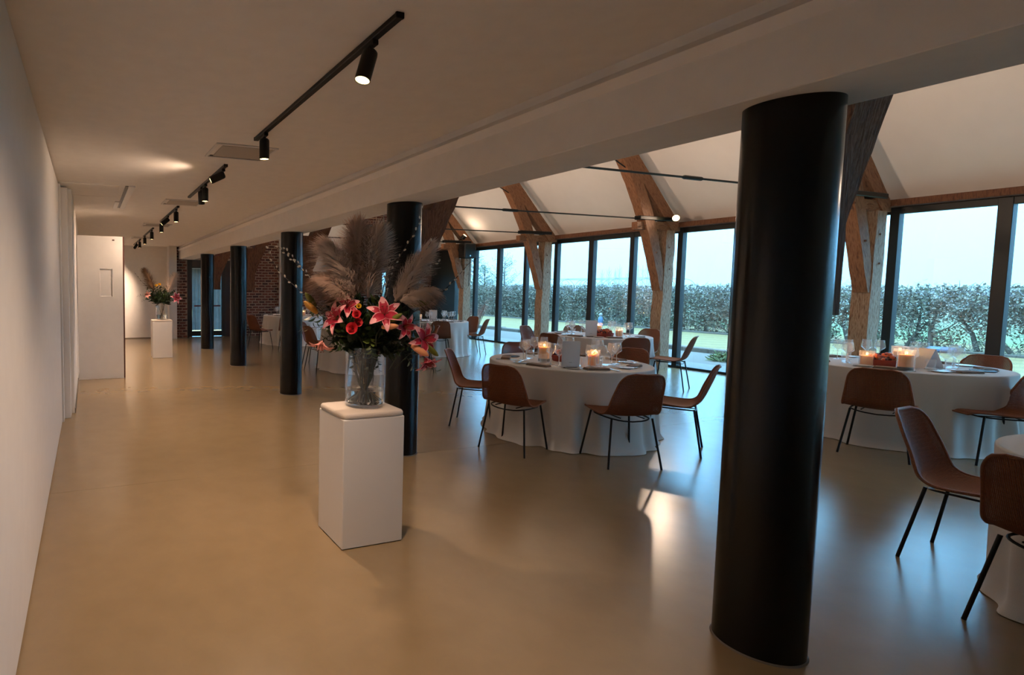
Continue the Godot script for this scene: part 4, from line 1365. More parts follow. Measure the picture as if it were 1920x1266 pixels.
func make_tableware():
	# folded napkin
	var o := proto_node("napkin", "napkin")
	var s := Shp.new()
	s.box(Vector3(0, 0.006, 0), Vector3(0.215, 0.011, 0.095), 0.004)
	s.box(Vector3(0.002, 0.0165, -0.001), Vector3(0.207, 0.010, 0.09), 0.004)
	part(o, "folds", s, M.napkin)
	# side plate with its knife on it as a part of its own look
	o = proto_node("plate", "plate")
	s = Shp.new()
	s.lathe([Vector2(0, 0.002), Vector2(0.045, 0.002), Vector2(0.05, 0.0), Vector2(0.055, 0.003), Vector2(0.078, 0.012), Vector2(0.079, 0.0135), Vector2(0.077, 0.0145), Vector2(0.055, 0.0065), Vector2(0.0, 0.006)], 32)
	part(o, "dish", s, M.porcelain)
	o = proto_node("dark_plate", "plate")
	s = Shp.new()
	s.lathe([Vector2(0, 0.0), Vector2(0.075, 0.0), Vector2(0.085, 0.006), Vector2(0.086, 0.009), Vector2(0.082, 0.009), Vector2(0.07, 0.004), Vector2(0.0, 0.004)], 32)
	part(o, "dish", s, M.slate_plate)
	# knife and fork
	o = proto_node("knife", "knife")
	s = Shp.new()
	s.box(Vector3(0, 0.004, -0.055), Vector3(0.014, 0.006, 0.09), 0.002)
	part(o, "handle", s, M.steel)
	s = Shp.new()
	s.prism(PackedVector2Array([Vector2(-0.008, -0.01), Vector2(0.008, -0.01), Vector2(0.009, 0.06), Vector2(0.004, 0.105), Vector2(-0.004, 0.112), Vector2(-0.008, 0.1)]), 0, 0.002, Transform3D(Basis(Vector3.RIGHT, PI / 2), Vector3(0, 0.005, 0)))
	part(o, "blade", s, M.steel)
	# wine glass: angular bowl on a tall stem
	o = proto_node("wine_glass", "wine glass")
	s = Shp.new()
	s.lathe([Vector2(0.0, 0.0015), Vector2(0.036, 0.001), Vector2(0.0365, 0.0025), Vector2(0.012, 0.006), Vector2(0.0045, 0.014)], 24)
	part(o, "foot", s, M.glass_thick)
	s = Shp.new()
	s.lathe([Vector2(0.0045, 0.014), Vector2(0.0036, 0.05), Vector2(0.0042, 0.092), Vector2(0.009, 0.1)], 16)
	part(o, "stem", s, M.glass_thick)
	s = Shp.new()
	s.lathe([Vector2(0.0, 0.098), Vector2(0.009, 0.1), Vector2(0.043, 0.135), Vector2(0.045, 0.143), Vector2(0.0355, 0.218), Vector2(0.0345, 0.218), Vector2(0.0435, 0.143), Vector2(0.041, 0.136), Vector2(0.0, 0.103)], 32, Vector3(), Basis(), 0.85)
	part(o, "bowl", s, M.glassware)
	var ring := []
	for k in 25: ring.append(Vector3(cos(TAU * k / 24.0) * 0.035, 0.2182, sin(TAU * k / 24.0) * 0.035))
	s = Shp.new()
	s.tube(ring, 0.0012, 6, false)
	part(o, "rim", s, M.glass_thick)
	# water tumbler
	o = proto_node("tumbler", "tumbler")
	s = Shp.new()
	s.lathe([Vector2(0, 0.001), Vector2(0.031, 0.001), Vector2(0.033, 0.004), Vector2(0.039, 0.095), Vector2(0.0375, 0.095), Vector2(0.0315, 0.01), Vector2(0, 0.009)], 28)
	part(o, "glass", s, M.glassware)
	# hurricane candles, three kinds
	for e in [["candle_large", 0.062, 0.205, 0.05, 0.155, true], ["candle_slim", 0.047, 0.15, 0.036, 0.115, false], ["candle_wide", 0.058, 0.15, 0.047, 0.10, false]]:
		o = proto_node(e[0], "candle")
		s = Shp.new()
		var r: float = e[1]
		var h: float = e[2]
		s.lathe([Vector2(0, 0.001), Vector2(r - 0.004, 0.001), Vector2(r, 0.005), Vector2(r, h), Vector2(r - 0.003, h), Vector2(r - 0.003, 0.009), Vector2(0, 0.008)], 36)
		part(o, "glass_cylinder", s, M.glassware)
		s = Shp.new()
		var cr: float = e[3]
		var ch: float = e[4]
		s.lathe([Vector2(0, 0.0095), Vector2(cr, 0.0095), Vector2(cr, ch - 0.006), Vector2(cr - 0.006, ch), Vector2(cr * 0.5, ch - 0.006), Vector2(0, ch - 0.008)], 30)
		part(o, "wax", s, M.wax)
		if e[5]:
			s = Shp.new()
			s.lathe([Vector2(0, 0.0096), Vector2(cr + 0.004, 0.0096), Vector2(cr + 0.006, 0.02), Vector2(cr + 0.004, 0.036), Vector2(cr, 0.038)], 30)
			part(o, "dark_base", s, M.wax_dark, "dark bowl-shaped base")
		s = Shp.new()
		s.tube([Vector3(0, ch - 0.008, 0), Vector3(0.001, ch + 0.006, 0)], 0.0012, 6)
		part(o, "wick", s, M.black_paint)
		s = Shp.new()
		s.lathe([Vector2(0, ch + 0.004), Vector2(0.005, ch + 0.009), Vector2(0.006, ch + 0.014), Vector2(0.0035, ch + 0.026), Vector2(0, ch + 0.036)], 12, Vector3(), Basis(), 0.2)
		part(o, "flame", s, M.flame)
		var l := OmniLight3D.new()
		l.name = "flame_light"
		l.light_color = Color(1, 0.72, 0.42)
		l.light_energy = 0.012
		l.omni_range = 20
		l.omni_attenuation = 2.0
		l.light_size = 0.005
		l.shadow_enabled = true
		l.position = Vector3(0, ch + 0.015, 0)
		o.add_child(l)
	# menu card on a black foot
	o = proto_node("menu", "menu card")
	s = Shp.new()
	s.box(Vector3(-0.003, 0.135, 0.012), Vector3(0.165, 0.255, 0.003), 0.001, Basis(Vector3.UP, 0.06))
	s.box(Vector3(0.006, 0.132, -0.006), Vector3(0.165, 0.25, 0.003), 0.001, Basis(Vector3.UP, -0.08))
	part(o, "card", s, M.card)
	s = Shp.new()
	s.box(Vector3(0, 0.0055, 0.002), Vector3(0.13, 0.011, 0.05), 0.004)
	part(o, "foot", s, M.black_paint)
	s = Shp.new()
	s.box(Vector3(-0.003, 0.055, 0.0145), Vector3(0.03, 0.003, 0.001), 0.0, Basis(Vector3.UP, 0.06))
	part(o, "print", s, M.print_grey)
	# low terracotta dish heaped with red blooms and berries
	o = proto_node("dish", "flower dish")
	s = Shp.new()
	s.lathe([Vector2(0, 0.0), Vector2(0.12, 0.0), Vector2(0.128, 0.012), Vector2(0.128, 0.03), Vector2(0.132, 0.032), Vector2(0.134, 0.066), Vector2(0.124, 0.066), Vector2(0.12, 0.02), Vector2(0, 0.018)], 32)
	part(o, "terracotta_dish", s, M.terracotta)
	var g := RandomNumberGenerator.new()
	g.seed = 21
	var berry := [Shp.new(), Shp.new(), Shp.new()]
	for k in 46:
		var a := g.randf() * TAU
		var rr := 0.115 * sqrt(g.randf())
		var y := 0.055 + 0.065 * sqrt(maxf(0.0, 1.0 - rr * rr / 0.0146)) * g.randf_range(0.75, 1.0)
		var z := g.randf_range(0.012, 0.026)
		berry[k % 3 if k % 7 else 2].lathe([Vector2(0, -z), Vector2(z * 0.7, -z * 0.7), Vector2(z, 0), Vector2(z * 0.7, z * 0.7), Vector2(0, z)], 9, Vector3(cos(a) * rr, y, sin(a) * rr), Basis(Vector3.RIGHT, g.randf()), -0.5)
	for k in 3: part(o, "blooms", berry[k], [M.berry_red, M.berry_dark, M.berry_orange][k]).set_meta("kind", "stuff")

# one place laid at a table; deg is the direction from the table's centre, x towards z
func place(c: Vector3, deg: float, where: String, at_table: String, what := "npkgwt"):
	var a := deg_to_rad(deg)
	var d := Vector3(cos(a), 0, sin(a))
	var t := Vector3(-d.z, 0, d.x)
	var y := Vector3(0, 0.7555, 0)
	var yaw := atan2(d.x, d.z)
	var tail := "%s, %s" % [where, at_table]
	if "n" in what: use("napkin", "napkin", "taupe folded napkin at the %s" % tail, c + y + d * 0.60 + t * rng.randf_range(-0.02, 0.02), yaw + rng.randf_range(-0.15, 0.15), "folded napkins, " + at_table)
	if "p" in what: use("plate", "side_plate", "small white side plate at the %s" % tail, c + y + d * 0.54 + t * 0.20, 0.0, "white side plates, " + at_table)
	if "d" in what: use("dark_plate", "dark_plate", "round black plate at the %s" % tail, c + y + d * 0.54 + t * 0.20, 0.0, "black plates, " + at_table)
	if "k" in what: use("knife", "knife", "steel knife on the side plate, %s" % tail, c + y + d * 0.54 + t * 0.205 + Vector3(0, 0.0135, 0), yaw + 0.3, "knives on side plates, " + at_table)
	if "f" in what: use("knife", "knife", "steel knife by the napkin, %s" % tail, c + y + d * 0.60 - t * 0.15, yaw + PI + 0.05, "knives beside napkins, " + at_table)
	if "g" in what: use("wine_glass", "wine_glass", "inner stemmed wine glass at the %s" % tail, c + y + d * 0.40 - t * 0.03, rng.randf(), "wine glasses, " + at_table)
	if "w" in what: use("wine_glass", "wine_glass", "outer stemmed wine glass at the %s" % tail, c + y + d * 0.43 - t * 0.125, rng.randf(), "wine glasses, " + at_table)
	if "t" in what: use("tumbler", "water_tumbler", "clear water tumbler at the %s" % tail, c + y + d * 0.36 + t * 0.07, 0.0, "water tumblers, " + at_table)

func on_table(key: String, called: String, label: String, x: float, z: float, deg := 0.0, group := ""):
	use(key, called, label, Vector3(x, 0.7555, z), deg_to_rad(deg), group)

func chairs_and_tables():
	make_chair()
	make_tableware()
	var A := Vector3(4.78, 0, -4.394)
	var B := Vector3(7.99, 0, -6.76)
	var C := Vector3(8.0, 0, -3.22)
	var D := Vector3(4.66, 0, -0.67)
	var Et := Vector3(4.85, 0, -9.05)
	var F := Vector3(5.17, 0, -13.62)
	var G := Vector3(7.55, 0, -10.7)
	cloth_table(A, 0.755, 11, "central round table under a floor-length white cloth, nearest whole table", 0.09)
	cloth_table(B, 0.755, 12, "white-clothed round table behind the central one, by the middle windows")
	cloth_table(C, 0.775, 13, "white-clothed round table right of the thick near column, by the window", 0.08)
	cloth_table(D, 0.745, 14, "white-clothed round table in front of the window table, nearest the photographer", 0.0, 0.03)
	cloth_table(Et, 0.775, 15, "white-clothed round table partly hidden behind the front glass vase")
	cloth_table(F, 0.78, 16, "farthest white-clothed round table, before the brick wall")
	cloth_table(G, 0.755, 17, "daylit white-clothed round table before the black wall panel")
	# chairs
	chair(4.07, -4.95, 42, "rattan chair at the left side of the central table, seen from its side")
	chair(3.82, -4.09, 110, "rattan chair with its back to us at the front left of the central table")
	chair(4.42, -3.48, 160, "rattan chair with its back to us at the front right of the central table")
	chair(5.27, -3.61, 212, "rattan chair at the right end of the central table, shown in profile")
	chair(5.725, -4.56, 280, "rattan chair behind the wine glasses at the back right of the central table")
	chair(5.10, -5.30, 340, "rattan chair at the back left of the central table, behind two wine glasses")
	chair(7.05, -6.60, 99, "dark rattan chair back at the left front of the table behind the central one")
	chair(7.54, -5.89, 153, "dark rattan chair, back to us, at the right front of the rear middle table")
	chair(7.73, -7.72, 15, "pale daylit rattan chair at the far left of the rear middle table")
	chair(8.51, -7.59, 328, "rattan chair at the far side of the rear middle table, behind glasses")
	chair(8.94, -6.78, 270, "orange-brown rattan chair before the oak post at the rear middle table")
	chair(8.42, -5.86, 205, "rattan chair in profile right of the rear middle table, against the glass")
	chair(6.95, -2.87, 106, "rattan chair with its back to us at the table right of the thick column")
	chair(7.63, -2.42, 228, "rattan chair right of the window table, its back cut off by the picture edge")
	chair(8.97, -3.05, 262, "rattan chair at the far side of the window table, only its top showing")
	chair(7.23, -3.95, 46, "rattan chair hidden by the thick near column, only leg showing")
	chair(8.15, -4.22, 352, "rattan chair seen through the glasses at the far left of the window table")
	chair(4.62, -1.47, 4, "rattan chair facing us at the nearest right-hand table, its woven seat in view")
	chair(4.02, -0.98, 79, "nearest rattan chair, its broad woven back cut off by the right edge")
	chair(3.98, -9.0, 96, "rattan chair left of the table behind the vase, a folded cloth on its seat")
	chair(4.32, -8.16, 150, "rattan chair mostly hidden by the front vase, one black leg showing")
	chair(4.2, -9.72, 50, "rattan chair back between the third column and the front bouquet")
	chair(5.75, -8.55, 240, "rattan chair whose legs show below the bouquet right of the second column")
	chair(4.0, -12.75, 110, "orange-brown rattan chair in profile at the table by the brick wall")
	chair(4.28, -14.05, 66, "orange-brown rattan chair against the brick wall, behind the one in profile")
	chair(4.62, -12.45, 155, "rattan chair mostly behind the third column, one leg beside the far table")
	chair(7.08, -9.85, 153, "brown rattan chair with its back to us at the daylit table by the panel")
	chair(8.25, -10.18, 215, "pale rattan chair in profile at the right of the daylit table")
	chair(8.52, -10.85, 274, "brown rattan chair facing us at the right of the daylit table")
	var cl := Shp.new()
	cl.box(Vector3(0, 0.012, 0), Vector3(0.2, 0.016, 0.09), 0.005, Basis(Vector3.UP, 0.3))
	cl.box(Vector3(0.02, 0.026, 0.0), Vector3(0.16, 0.012, 0.07), 0.004, Basis(Vector3.UP, 0.5))
	single("folded_cloth", cl, M.cloth, "white folded cloth lying on a rattan seat behind the vase", "cloth", Vector3(4.0, 0.438, -8.92))
	# places
	var tA := "central table"
	for q in [[163.0, "front left place", "npkgwt"], [112.0, "front right place", "npfgwt"], [58.0, "right-hand place", "npkgwt"], [10.0, "back right place", "npkgw"], [325.0, "place facing the windows", "nkpgw"], [285.0, "back left place", "npkgwt"], [222.0, "left-hand place", "ndfgwt"]]:
		place(A, q[0], q[1], tA, q[2])
	on_table("menu", "menu_card", "upright white menu card at the front of the central table", 4.41, -4.02, -24, "menu cards")
	on_table("candle_large", "candle", "lit tall orange candle in glass left of the central table's card", 4.50, -4.43, 0, "candles in glass cylinders")
	on_table("candle_slim", "candle", "lit slim candle in glass right of the central table's card", 4.74, -4.06, 0, "candles in glass cylinders")
	on_table("candle_slim", "candle", "lit slim candle behind the other slim one, central table", 4.86, -4.13, 0, "candles in glass cylinders")
	on_table("dish", "flower_dish", "terracotta dish of red blooms behind the central table's card", 4.78, -4.42, 0, "terracotta flower dishes")
	var tB := "table behind the central one"
	for q in [[171.0, "near left place", "npkgw"], [118.0, "near right place", "npfgwt"], [63.0, "right-hand place", "npkgw"], [0.0, "window-side place", "ngwt"], [302.0, "far place", "npgw"], [255.0, "far left place", "npgw"], [213.0, "left-hand place", "nkpgwt"]]:
		place(B, q[0], q[1], tB, q[2])
	on_table("menu", "menu_card", "upright white menu card on the table behind the central one", 7.56, -6.52, -30, "menu cards")
	on_table("candle_large", "candle", "lit candle behind the menu card, rear middle table", 7.95, -6.72, 0, "candles in glass cylinders")
	on_table("candle_wide", "candle", "short candle in glass right of the red dish, rear middle table", 8.02, -6.40, 0, "candles in glass cylinders")
	on_table("dish", "flower_dish", "terracotta dish of red blooms on the table behind the central one", 7.77, -6.46, 0, "terracotta flower dishes")
	var tC := "window table right of the thick column"
	for q in [[160.0, "near left place", "npfgwt"], [108.0, "near right place", "npkgwt"], [58.0, "right-hand place", "ndkgwt"], [12.0, "window-side place", "npfgw"], [325.0, "far right place", "ngwt"], [280.0, "far place", "npgw"], [222.0, "left-hand place", "ndkgwt"]]:
		place(C, q[0], q[1], tC, q[2])
	on_table("candle_large", "candle", "large lit orange candle at the front of the window table", 7.44, -2.92, 0, "candles in glass cylinders")
	on_table("candle_wide", "candle", "lit peach candle left of the red dish on the window table", 7.58, -3.26, 0, "candles in glass cylinders")
	on_table("candle_large", "candle", "lit candle half hidden behind the large one, window table", 7.83, -3.12, 0, "candles in glass cylinders")
	on_table("dish", "flower_dish", "terracotta dish of red blooms between the candles, window table", 7.72, -3.20, 0, "terracotta flower dishes")
	# a card leaning like a tent
	var mc := thing("menu_card", "white menu card folded like a tent beside the orange candles", "menu card", Vector3(7.93, 0.7555, -2.98), deg_to_rad(-12), "menu cards")
	var ms := Shp.new()
	ms.box(Vector3(0.058, 0.098, 0), Vector3(0.003, 0.225, 0.16), 0.001, Basis(Vector3.BACK, 0.52))
	ms.box(Vector3(-0.058, 0.098, 0), Vector3(0.003, 0.225, 0.16), 0.001, Basis(Vector3.BACK, -0.52))
	part(mc, "card", ms, M.card)
	var tD := "nearest right-hand table"
	for q in [[215.0, "left front place", "df"], [262.0, "far left place", "npkgw"]]:
		place(D, q[0], q[1], tD, q[2])
	var tE := "table behind the front vase"
	for q in [[180.0, "left-hand place", "npgw"], [120.0, "near place", "npgw"], [230.0, "far left place", "ngw"]]:
		place(Et, q[0], q[1], tE, q[2])
	on_table("candle_wide", "candle", "candle in glass on the table behind the front vase", 4.6, -9.0, 0, "candles in glass cylinders")
	var tF := "table by the brick wall"
	for q in [[150.0, "left-hand place", "npgw"], [95.0, "near place", "npgw"], [35.0, "right-hand place", "npgw"], [205.0, "far left place", "ngw"]]:
		place(F, q[0], q[1], tF, q[2])
	on_table("candle_wide", "candle", "lit candle on the table by the brick wall", 5.35, -13.3, 0, "candles in glass cylinders")
	var tG := "daylit table by the panel"
	for q in [[150.0, "near left place", "npgw"], [95.0, "near place", "npkgw"], [45.0, "right-hand place", "npgw"], [350.0, "far right place", "ngw"], [215.0, "left-hand place", "ngw"]]:
		place(G, q[0], q[1], tG, q[2])
	on_table("menu", "menu_card", "upright white menu card on the daylit table by the panel", 7.32, -10.4, -35, "menu cards")
	on_table("candle_wide", "candle", "lit candle left of the menu card on the daylit table", 7.2, -10.75, 0, "candles in glass cylinders")

# ------------------------------------------------------------------ garden
func outside():
	var pv := bb(Vector3(XW + 0.1, -0.25, -40), Vector3(12.05, -0.02, 12))
	single("paved_strip", pv, M.paving, "grey paved strip along the foot of the windows", "paving", Vector3(), 0.0, "", "structure")
	single("gravel_bed", bb(Vector3(12.05, -0.25, -40), Vector3(14.3, -0.04, 12)), M.gravel, "pale gravel planting bed between the paving and the lawn", "gravel bed", Vector3(), 0.0, "", "structure")
	# stone edging
	var ke := thing("stone_edging", "low stone edging between the gravel bed and the lawn", "kerb", Vector3(14.4, -0.04, 0))
	var z := -34.0
	while z < 4.0:
		var l := rng.randf_range(0.5, 0.9)
		part(ke, "stone", boxs(Vector3(rng.randf_range(-0.02, 0.02), 0.04, z + l * 0.5), Vector3(0.24, 0.15 + rng.randf_range(-0.02, 0.02), l - 0.02), 0.02), M.stone)
		z += l
	# lawn with mowing stripes lying across it
	var yaw := 0.62
	var inv := Basis(Vector3.UP, -yaw)
	var poly := PackedVector2Array()
	for p in [Vector3(14.5, 0, 12), Vector3(24, 0, 12), Vector3(24, 0, -60), Vector3(14.5, 0, -60)]:
		var q: Vector3 = inv * p
		poly.append(Vector2(q.x, -q.z))
	var ls := Shp.new()
	ls.prism(poly, -0.2, 0.0, Transform3D(Basis(Vector3.RIGHT, -PI / 2), Vector3()))
	single("lawn", ls, M.lawn, "pale green lawn with diagonal mowing stripes before the hedge", "lawn", Vector3(0, -0.02, 0), yaw, "", "structure")
	single("meadow", bb(Vector3(24, -0.3, -220), Vector3(260, -0.03, 120)), M.meadow, "green meadow beyond the hedge", "meadow", Vector3(), 0.0, "", "structure")
	hedge()
	# trees behind the hedge at the left
	var g := RandomNumberGenerator.new()
	g.seed = 31
	for e in [[Vector3(27, 0, -33.5), 4.4, 1.9, "pale willow-like tree behind the hedge, left of the far mullion"], [Vector3(28.5, 0, -32.0), 3.9, 1.6, "thin pale tree with bare top right of the taller willow-like one"], [Vector3(25.5, 0, -30.5), 3.0, 1.5, "low pale shrub-like tree in front of the taller garden trees"]]:
		tree(e[0], e[1], e[2], e[3], g)
	# poplars on the horizon
	var pp := proto_node("poplar", "tree")
	var s := Shp.new()
	for k in 34:
		var t := k / 34.0
		var a := k * 2.4
		var y := 0.8 + 4.3 * t
		var ln := 1.5 * (1.0 - 0.6 * t)
		s.tube([Vector3(0, y, 0), Vector3(cos(a) * 0.28 * (1.2 - t), y + ln * 0.5, sin(a) * 0.28), Vector3(cos(a) * 0.36 * (1.2 - t), y + ln, sin(a) * 0.36)], [0.03, 0.022, 0.01], 4)
	s.tube([Vector3(), Vector3(0.02, 3, 0), Vector3(0, 6.0, 0)], [0.12, 0.07, 0.015], 6)
	part(pp, "branches", s, M.far_twig).set_meta("kind", "stuff")
	var k := 0
	for e in [[-0.842, 0.82], [-0.826, 0.9], [-0.812, 0.85], [-0.803, 0.95], [-0.785, 0.8], [-0.765, 1.0], [-0.755, 0.9], [-0.745, 1.05], [-0.737, 0.95]]:
		var t := use("poplar", "poplar", "slender bare poplar above the hedge, number %s from the left" % ["one", "two", "three", "four", "five", "six", "seven", "eight", "nine"][k], Vector3(70, 0, 70 * e[0]), k * 1.1, "row of far poplars")
		t.scale = Vector3(1, e[1] * 0.86, 1)
		k += 1
	# hoop tunnels of a nursery
	for j in 5:
		var o := thing("hoop_tunnel", "thin grey hoops of the garden tunnel standing %s behind the hedge" % ["farthest left", "second from left", "in the middle", "second from right", "farthest right"][j], "greenhouse", Vector3(45, 0, -44.5 + j * 2.7), 0.0, "garden tunnels behind the hedge")
		for i in 3:
			var hp := Shp.new()
			var arc := []
			for m in 17:
				var a := PI * m / 16.0
				arc.append(Vector3(i * 2.5, maxf(0, 2.4 * sin(a)), -cos(a) * 1.3))
			hp.tube(arc, 0.03, 6)
			part(o, "hoop", hp, M.galvanised)
		var rb := Shp.new()
		rb.tube([Vector3(0, 2.4, 0), Vector3(5, 2.4, 0)], 0.03, 6)
		rb.tube([Vector3(0, 2.45, -1.35), Vector3(0, 2.45, 1.35)], 0.03, 6)
		part(o, "ridge_pole", rb, M.galvanised)
	# distant tree line
	var tl := Shp.new()
	for i in 170:
		var zz := -175.0 + i * 1.75 + g.randf()
		var hh := g.randf_range(1.6, 2.9) + (1.6 if g.randf() > 0.88 else 0.0)
		var rr := g.randf_range(1.0, 2.4)
		for j in 46:
			var d := Vector3(g.randf_range(-1, 1), g.randf_range(-1, 1), g.randf_range(-1, 1)).normalized() * pow(g.randf(), 0.4)
			var p := Vector3(140 + d.x * rr, hh * 0.5 * (1.0 + d.y), zz + d.z * rr)
			var e := Vector3(g.randf_range(-1, 1), g.randf_range(-1, 1), g.randf_range(-1, 1)).normalized() * 0.3
			var f := e.cross(Vector3(g.randf_range(-1, 1), g.randf_range(-1, 1), 0.4)).normalized() * 0.22
			tl.quad(p - e, p - f, p + e, p + f)
	# damp winter air over the fields
	var fog := FogVolume.new()
	fog.name = "haze"
	fog.set_meta("kind", "stuff")
	fog.size = Vector3(150, 30, 330)
	fog.position = Vector3(100, 14.9, -60)
	var fm := FogMaterial.new()
	fm.density = 0.012
	fm.albedo = Color(0.95, 0.97, 1.0)
	fog.material = fm
	add_child(fog)
	single("tree_line", tl, M.far_trees, "hazy grey-green tree line along the horizon", "trees", Vector3(), 0.0, "", "stuff")
	# shrubs by the bed
	for e in [[Vector3(13.0, -0.04, -15.9), 1.15, "bare reddish shrub in the bed by the far window", M.red_twig], [Vector3(13.9, -0.04, -17.1), 1.0, "second bare reddish shrub, behind and right of the first", M.red_twig]]:
		shrub(e[0], e[1], e[2], e[3], g)
	var tufts := [[Vector3(12.9, -0.04, -7.9), "left"], [Vector3(13.3, -0.04, -7.5), "middle"], [Vector3(12.7, -0.04, -7.1), "right"], [Vector3(13.6, -0.04, -8.3), "rearmost"], [Vector3(13.4, -0.04, -6.7), "nearest"]]
	for e in tufts:
		var o := thing("bed_plant", "low pale green bed plant, %s of the tufts by the stone edging" % e[1], "plant", e[0], 0.0, "low plants in the gravel bed")
		var b := Shp.new()
		for i in 60:
			var a := g.randf() * TAU
			var d := Vector3(cos(a), g.randf_range(0.3, 1.3), sin(a)).normalized()
			blade(b, Transform3D(aim_basis(d, g.randf() * 6.0), Vector3(cos(a), 0, sin(a)) * g.randf() * 0.12), g.randf_range(0.12, 0.26), 0.035, 0.7, 0.2, 2, 4)
		part(o, "leaves", b, M.plant_green).set_meta("kind", "stuff")

func hedge():
	var h := thing("hedge", "long clipped twiggy hedge bounding the lawn", "hedge", Vector3())
	var g := RandomNumberGenerator.new()
	g.seed = 17
	var clump := func(leaves: int, twigs: int, sz: float) -> Array:
		var a := Shp.new()
		var b := Shp.new()
		for i in leaves:
			var p := Vector3(g.randf_range(-1, 1), g.randf_range(-1, 1), g.randf_range(-1, 1)) * sz
			var d := Vector3(g.randf_range(-1, 1), g.randf_range(-1, 1), g.randf_range(-1, 1)).normalized()
			var e := d.cross(Vector3(g.randf_range(-1, 1), g.randf_range(-1, 1), g.randf_range(-1, 1))).normalized()
			var l := g.randf_range(0.025, 0.05)
			a.quad(p - d * l, p - e * l * 0.6, p + d * l, p + e * l * 0.6)
		for i in twigs:
			var p := Vector3(g.randf_range(-1, 1), g.randf_range(-1, 1), g.randf_range(-1, 1)) * sz
			var d := Vector3(g.randf_range(-1, 1), g.randf_range(-0.3, 1.4), g.randf_range(-1, 1)).normalized() * g.randf_range(0.12, 0.28)
			b.tube([p, p + d * 0.5 + Vector3(0.01, 0.01, 0), p + d], [0.006, 0.005, 0.003], 3, false)
		return [a, b]
	var c: Array = clump.call(44, 16, 0.19)
	var spots := []
	var zz := -52.0
	while zz < 3.0:
		var near := clampf((zz + 15.0) / 8.0, 0.0, 1.0)
		var y := 0.12
		while y < 1.48:
			for i in 3:
				var skip := 0.0
				if y < 0.85: skip = near * 0.72
				if g.randf() < skip: continue
				spots.append(Vector3(20.95 + 0.34 * i + g.randf_range(-0.1, 0.1), y + g.randf_range(-0.06, 0.06), zz + g.randf_range(-0.12, 0.12)))
			y += 0.26
		zz += 0.26
	for e in [["foliage", c[0], M.hedge_leaf], ["twigs", c[1], M.hedge_twig]]:
		var mm := MultiMesh.new()
		mm.transform_format = MultiMesh.TRANSFORM_3D
		mm.use_colors = true
		mm.mesh = (e[1] as Shp).mesh()
		mm.instance_count = spots.size()
		for i in spots.size():
			var b := Basis(Vector3.UP, g.randf() * TAU) * Basis(Vector3.RIGHT, g.randf_range(-0.5, 0.5))
			mm.set_instance_transform(i, Transform3D(b.scaled(Vector3.ONE * g.randf_range(0.85, 1.2)), spots[i]))
			var brown := g.randf()
			mm.set_instance_color(i, Color(0.088 + 0.042 * brown, 0.096 + 0.012 * brown, 0.06 + 0.02 * brown).lerp(Color(0.125, 0.115, 0.09), 0.5 * g.randf()))
		var mi := MultiMeshInstance3D.new()
		mi.name = e[0]
		mi.multimesh = mm
		mi.material_override = e[2]
		mi.set_meta("kind", "stuff")
		h.add_child(mi, true)
	# stems at the foot of the hedge
	var s := Shp.new()
	zz = -40.0
	while zz < 3.0:
		var p := Vector3(21.3 + g.randf_range(-0.2, 0.2), -0.02, zz)
		var bend := Vector3(g.randf_range(-0.1, 0.1), 0.45, g.randf_range(-0.25, 0.25))
		s.tube([p, p + bend, p + bend * 2.0 + Vector3(0, 0, g.randf_range(-0.2, 0.2)), p + Vector3(0, 1.35, g.randf_range(-0.4, 0.4))], [0.06, 0.045, 0.03, 0.012], 6)
		for i in 3:
			var q: Vector3 = p + bend * g.randf_range(0.6, 1.4)
			s.tube([q, q + Vector3(g.randf_range(-0.2, 0.2), 0.25, g.randf_range(-0.4, 0.4)), q + Vector3(g.randf_range(-0.3, 0.3), 0.6, g.randf_range(-0.7, 0.7))], [0.022, 0.015, 0.006], 5)
		zz += g.randf_range(0.45, 0.8)
	part(h, "stems", s, M.trunk).set_meta("kind", "stuff")
	# two small things on the grass by the hedge
	var gf := thing("garden_ornament", "small pale blue garden ornament on the lawn before the hedge", "ornament", Vector3(20.1, -0.02, -16.9))
	gf.scale = Vector3(0.75, 0.75, 0.75)
	var of := Shp.new()
	of.lathe([Vector2(0, 0), Vector2(0.16, 0), Vector2(0.15, 0.06), Vector2(0.1, 0.1), Vector2(0.13, 0.3), Vector2(0.1, 0.45), Vector2(0.05, 0.52)], 14)
	part(gf, "body", of, M.ornament_blue)
	of = Shp.new()
	of.lathe([Vector2(0.04, 0.5), Vector2(0.085, 0.56), Vector2(0.09, 0.62), Vector2(0.05, 0.7), Vector2(0, 0.71)], 12)
	part(gf, "top", of, M.ornament_pale, "paler rounded top")
	var bs := Shp.new()
	bs.box(Vector3(0, 0.07, 0), Vector3(0.3, 0.14, 0.5), 0.05)
	single("blue_bag", bs, M.ornament_blue, "bright blue bag lying at the foot of the hedge", "bag", Vector3(20.15, -0.02, -7.3), 0.3)
	single("hedge_kerb", bb(Vector3(20.35, -0.05, -52), Vector3(20.55, 0.03, 6)), M.trunk, "dark strip of bare soil along the hedge foot", "soil strip", Vector3(), 0.0, "", "structure")

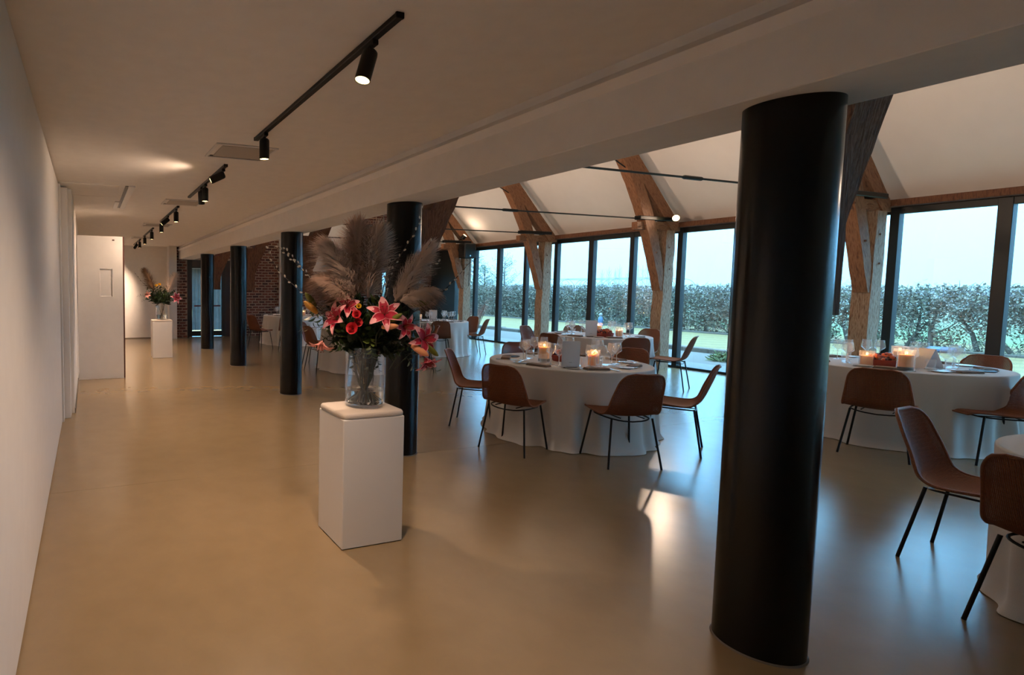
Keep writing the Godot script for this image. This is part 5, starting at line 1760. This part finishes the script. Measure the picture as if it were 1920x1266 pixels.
func tree(at: Vector3, h: float, spread: float, label: String, g: RandomNumberGenerator):
	var o := thing("garden_tree", label, "tree", at, 0.0, "pale trees behind the hedge")
	var s := Shp.new()
	var lf := Shp.new()
	s.tube([Vector3(), Vector3(0.05, h * 0.4, 0), Vector3(0, h * 0.95, 0.05)], [0.10, 0.06, 0.012], 7)
	for k in 60:
		var t := g.randf_range(0.12, 0.95)
		var a := g.randf() * TAU
		var l := spread * (1.05 - 0.75 * t) * g.randf_range(0.6, 1.0)
		var p0 := Vector3(0, h * t, 0)
		var p2 := p0 + Vector3(cos(a) * l, l * g.randf_range(0.35, 1.0), sin(a) * l)
		var p1 := p0.lerp(p2, 0.5) + Vector3(0, -0.05, 0)
		s.tube([p0, p1, p2], [0.02, 0.013, 0.005], 4, false)
		for i in 26:
			var q := p0.lerp(p2, g.randf_range(0.3, 1.05)) + Vector3(g.randf_range(-1, 1), g.randf_range(-1, 1), g.randf_range(-1, 1)) * 0.2
			var d := Vector3(g.randf_range(-1, 1), g.randf_range(-1, 1), g.randf_range(-1, 1)).normalized()
			var e := d.cross(Vector3(g.randf_range(-1, 1), g.randf_range(-1, 1), 0.3)).normalized()
			var z := g.randf_range(0.03, 0.06)
			lf.quad(q - d * z, q - e * z * 0.4, q + d * z, q + e * z * 0.4)
	part(o, "branches", s, M.far_twig)
	part(o, "leaves", lf, M.pale_leaf).set_meta("kind", "stuff")

func shrub(at: Vector3, h: float, label: String, m: Material, g: RandomNumberGenerator):
	var o := thing("bare_shrub", label, "shrub", at, 0.0, "bare shrubs in the bed")
	var s := Shp.new()
	for k in 34:
		var a := g.randf() * TAU
		var l := g.randf_range(0.6, 1.0) * h
		var d := Vector3(cos(a) * 0.45, 1, sin(a) * 0.45)
		var p1 := d * l * 0.5
		s.tube([Vector3(cos(a), 0, sin(a)) * 0.04, p1, d * l], [0.009, 0.006, 0.003], 4, false)
		for i in 4:
			var q := p1.lerp(d * l, g.randf())
			s.tube([q, q + Vector3(g.randf_range(-1, 1), g.randf_range(0.2, 1), g.randf_range(-1, 1)) * 0.2], [0.004, 0.002], 3, false)
	part(o, "twigs", s, m).set_meta("kind", "stuff")
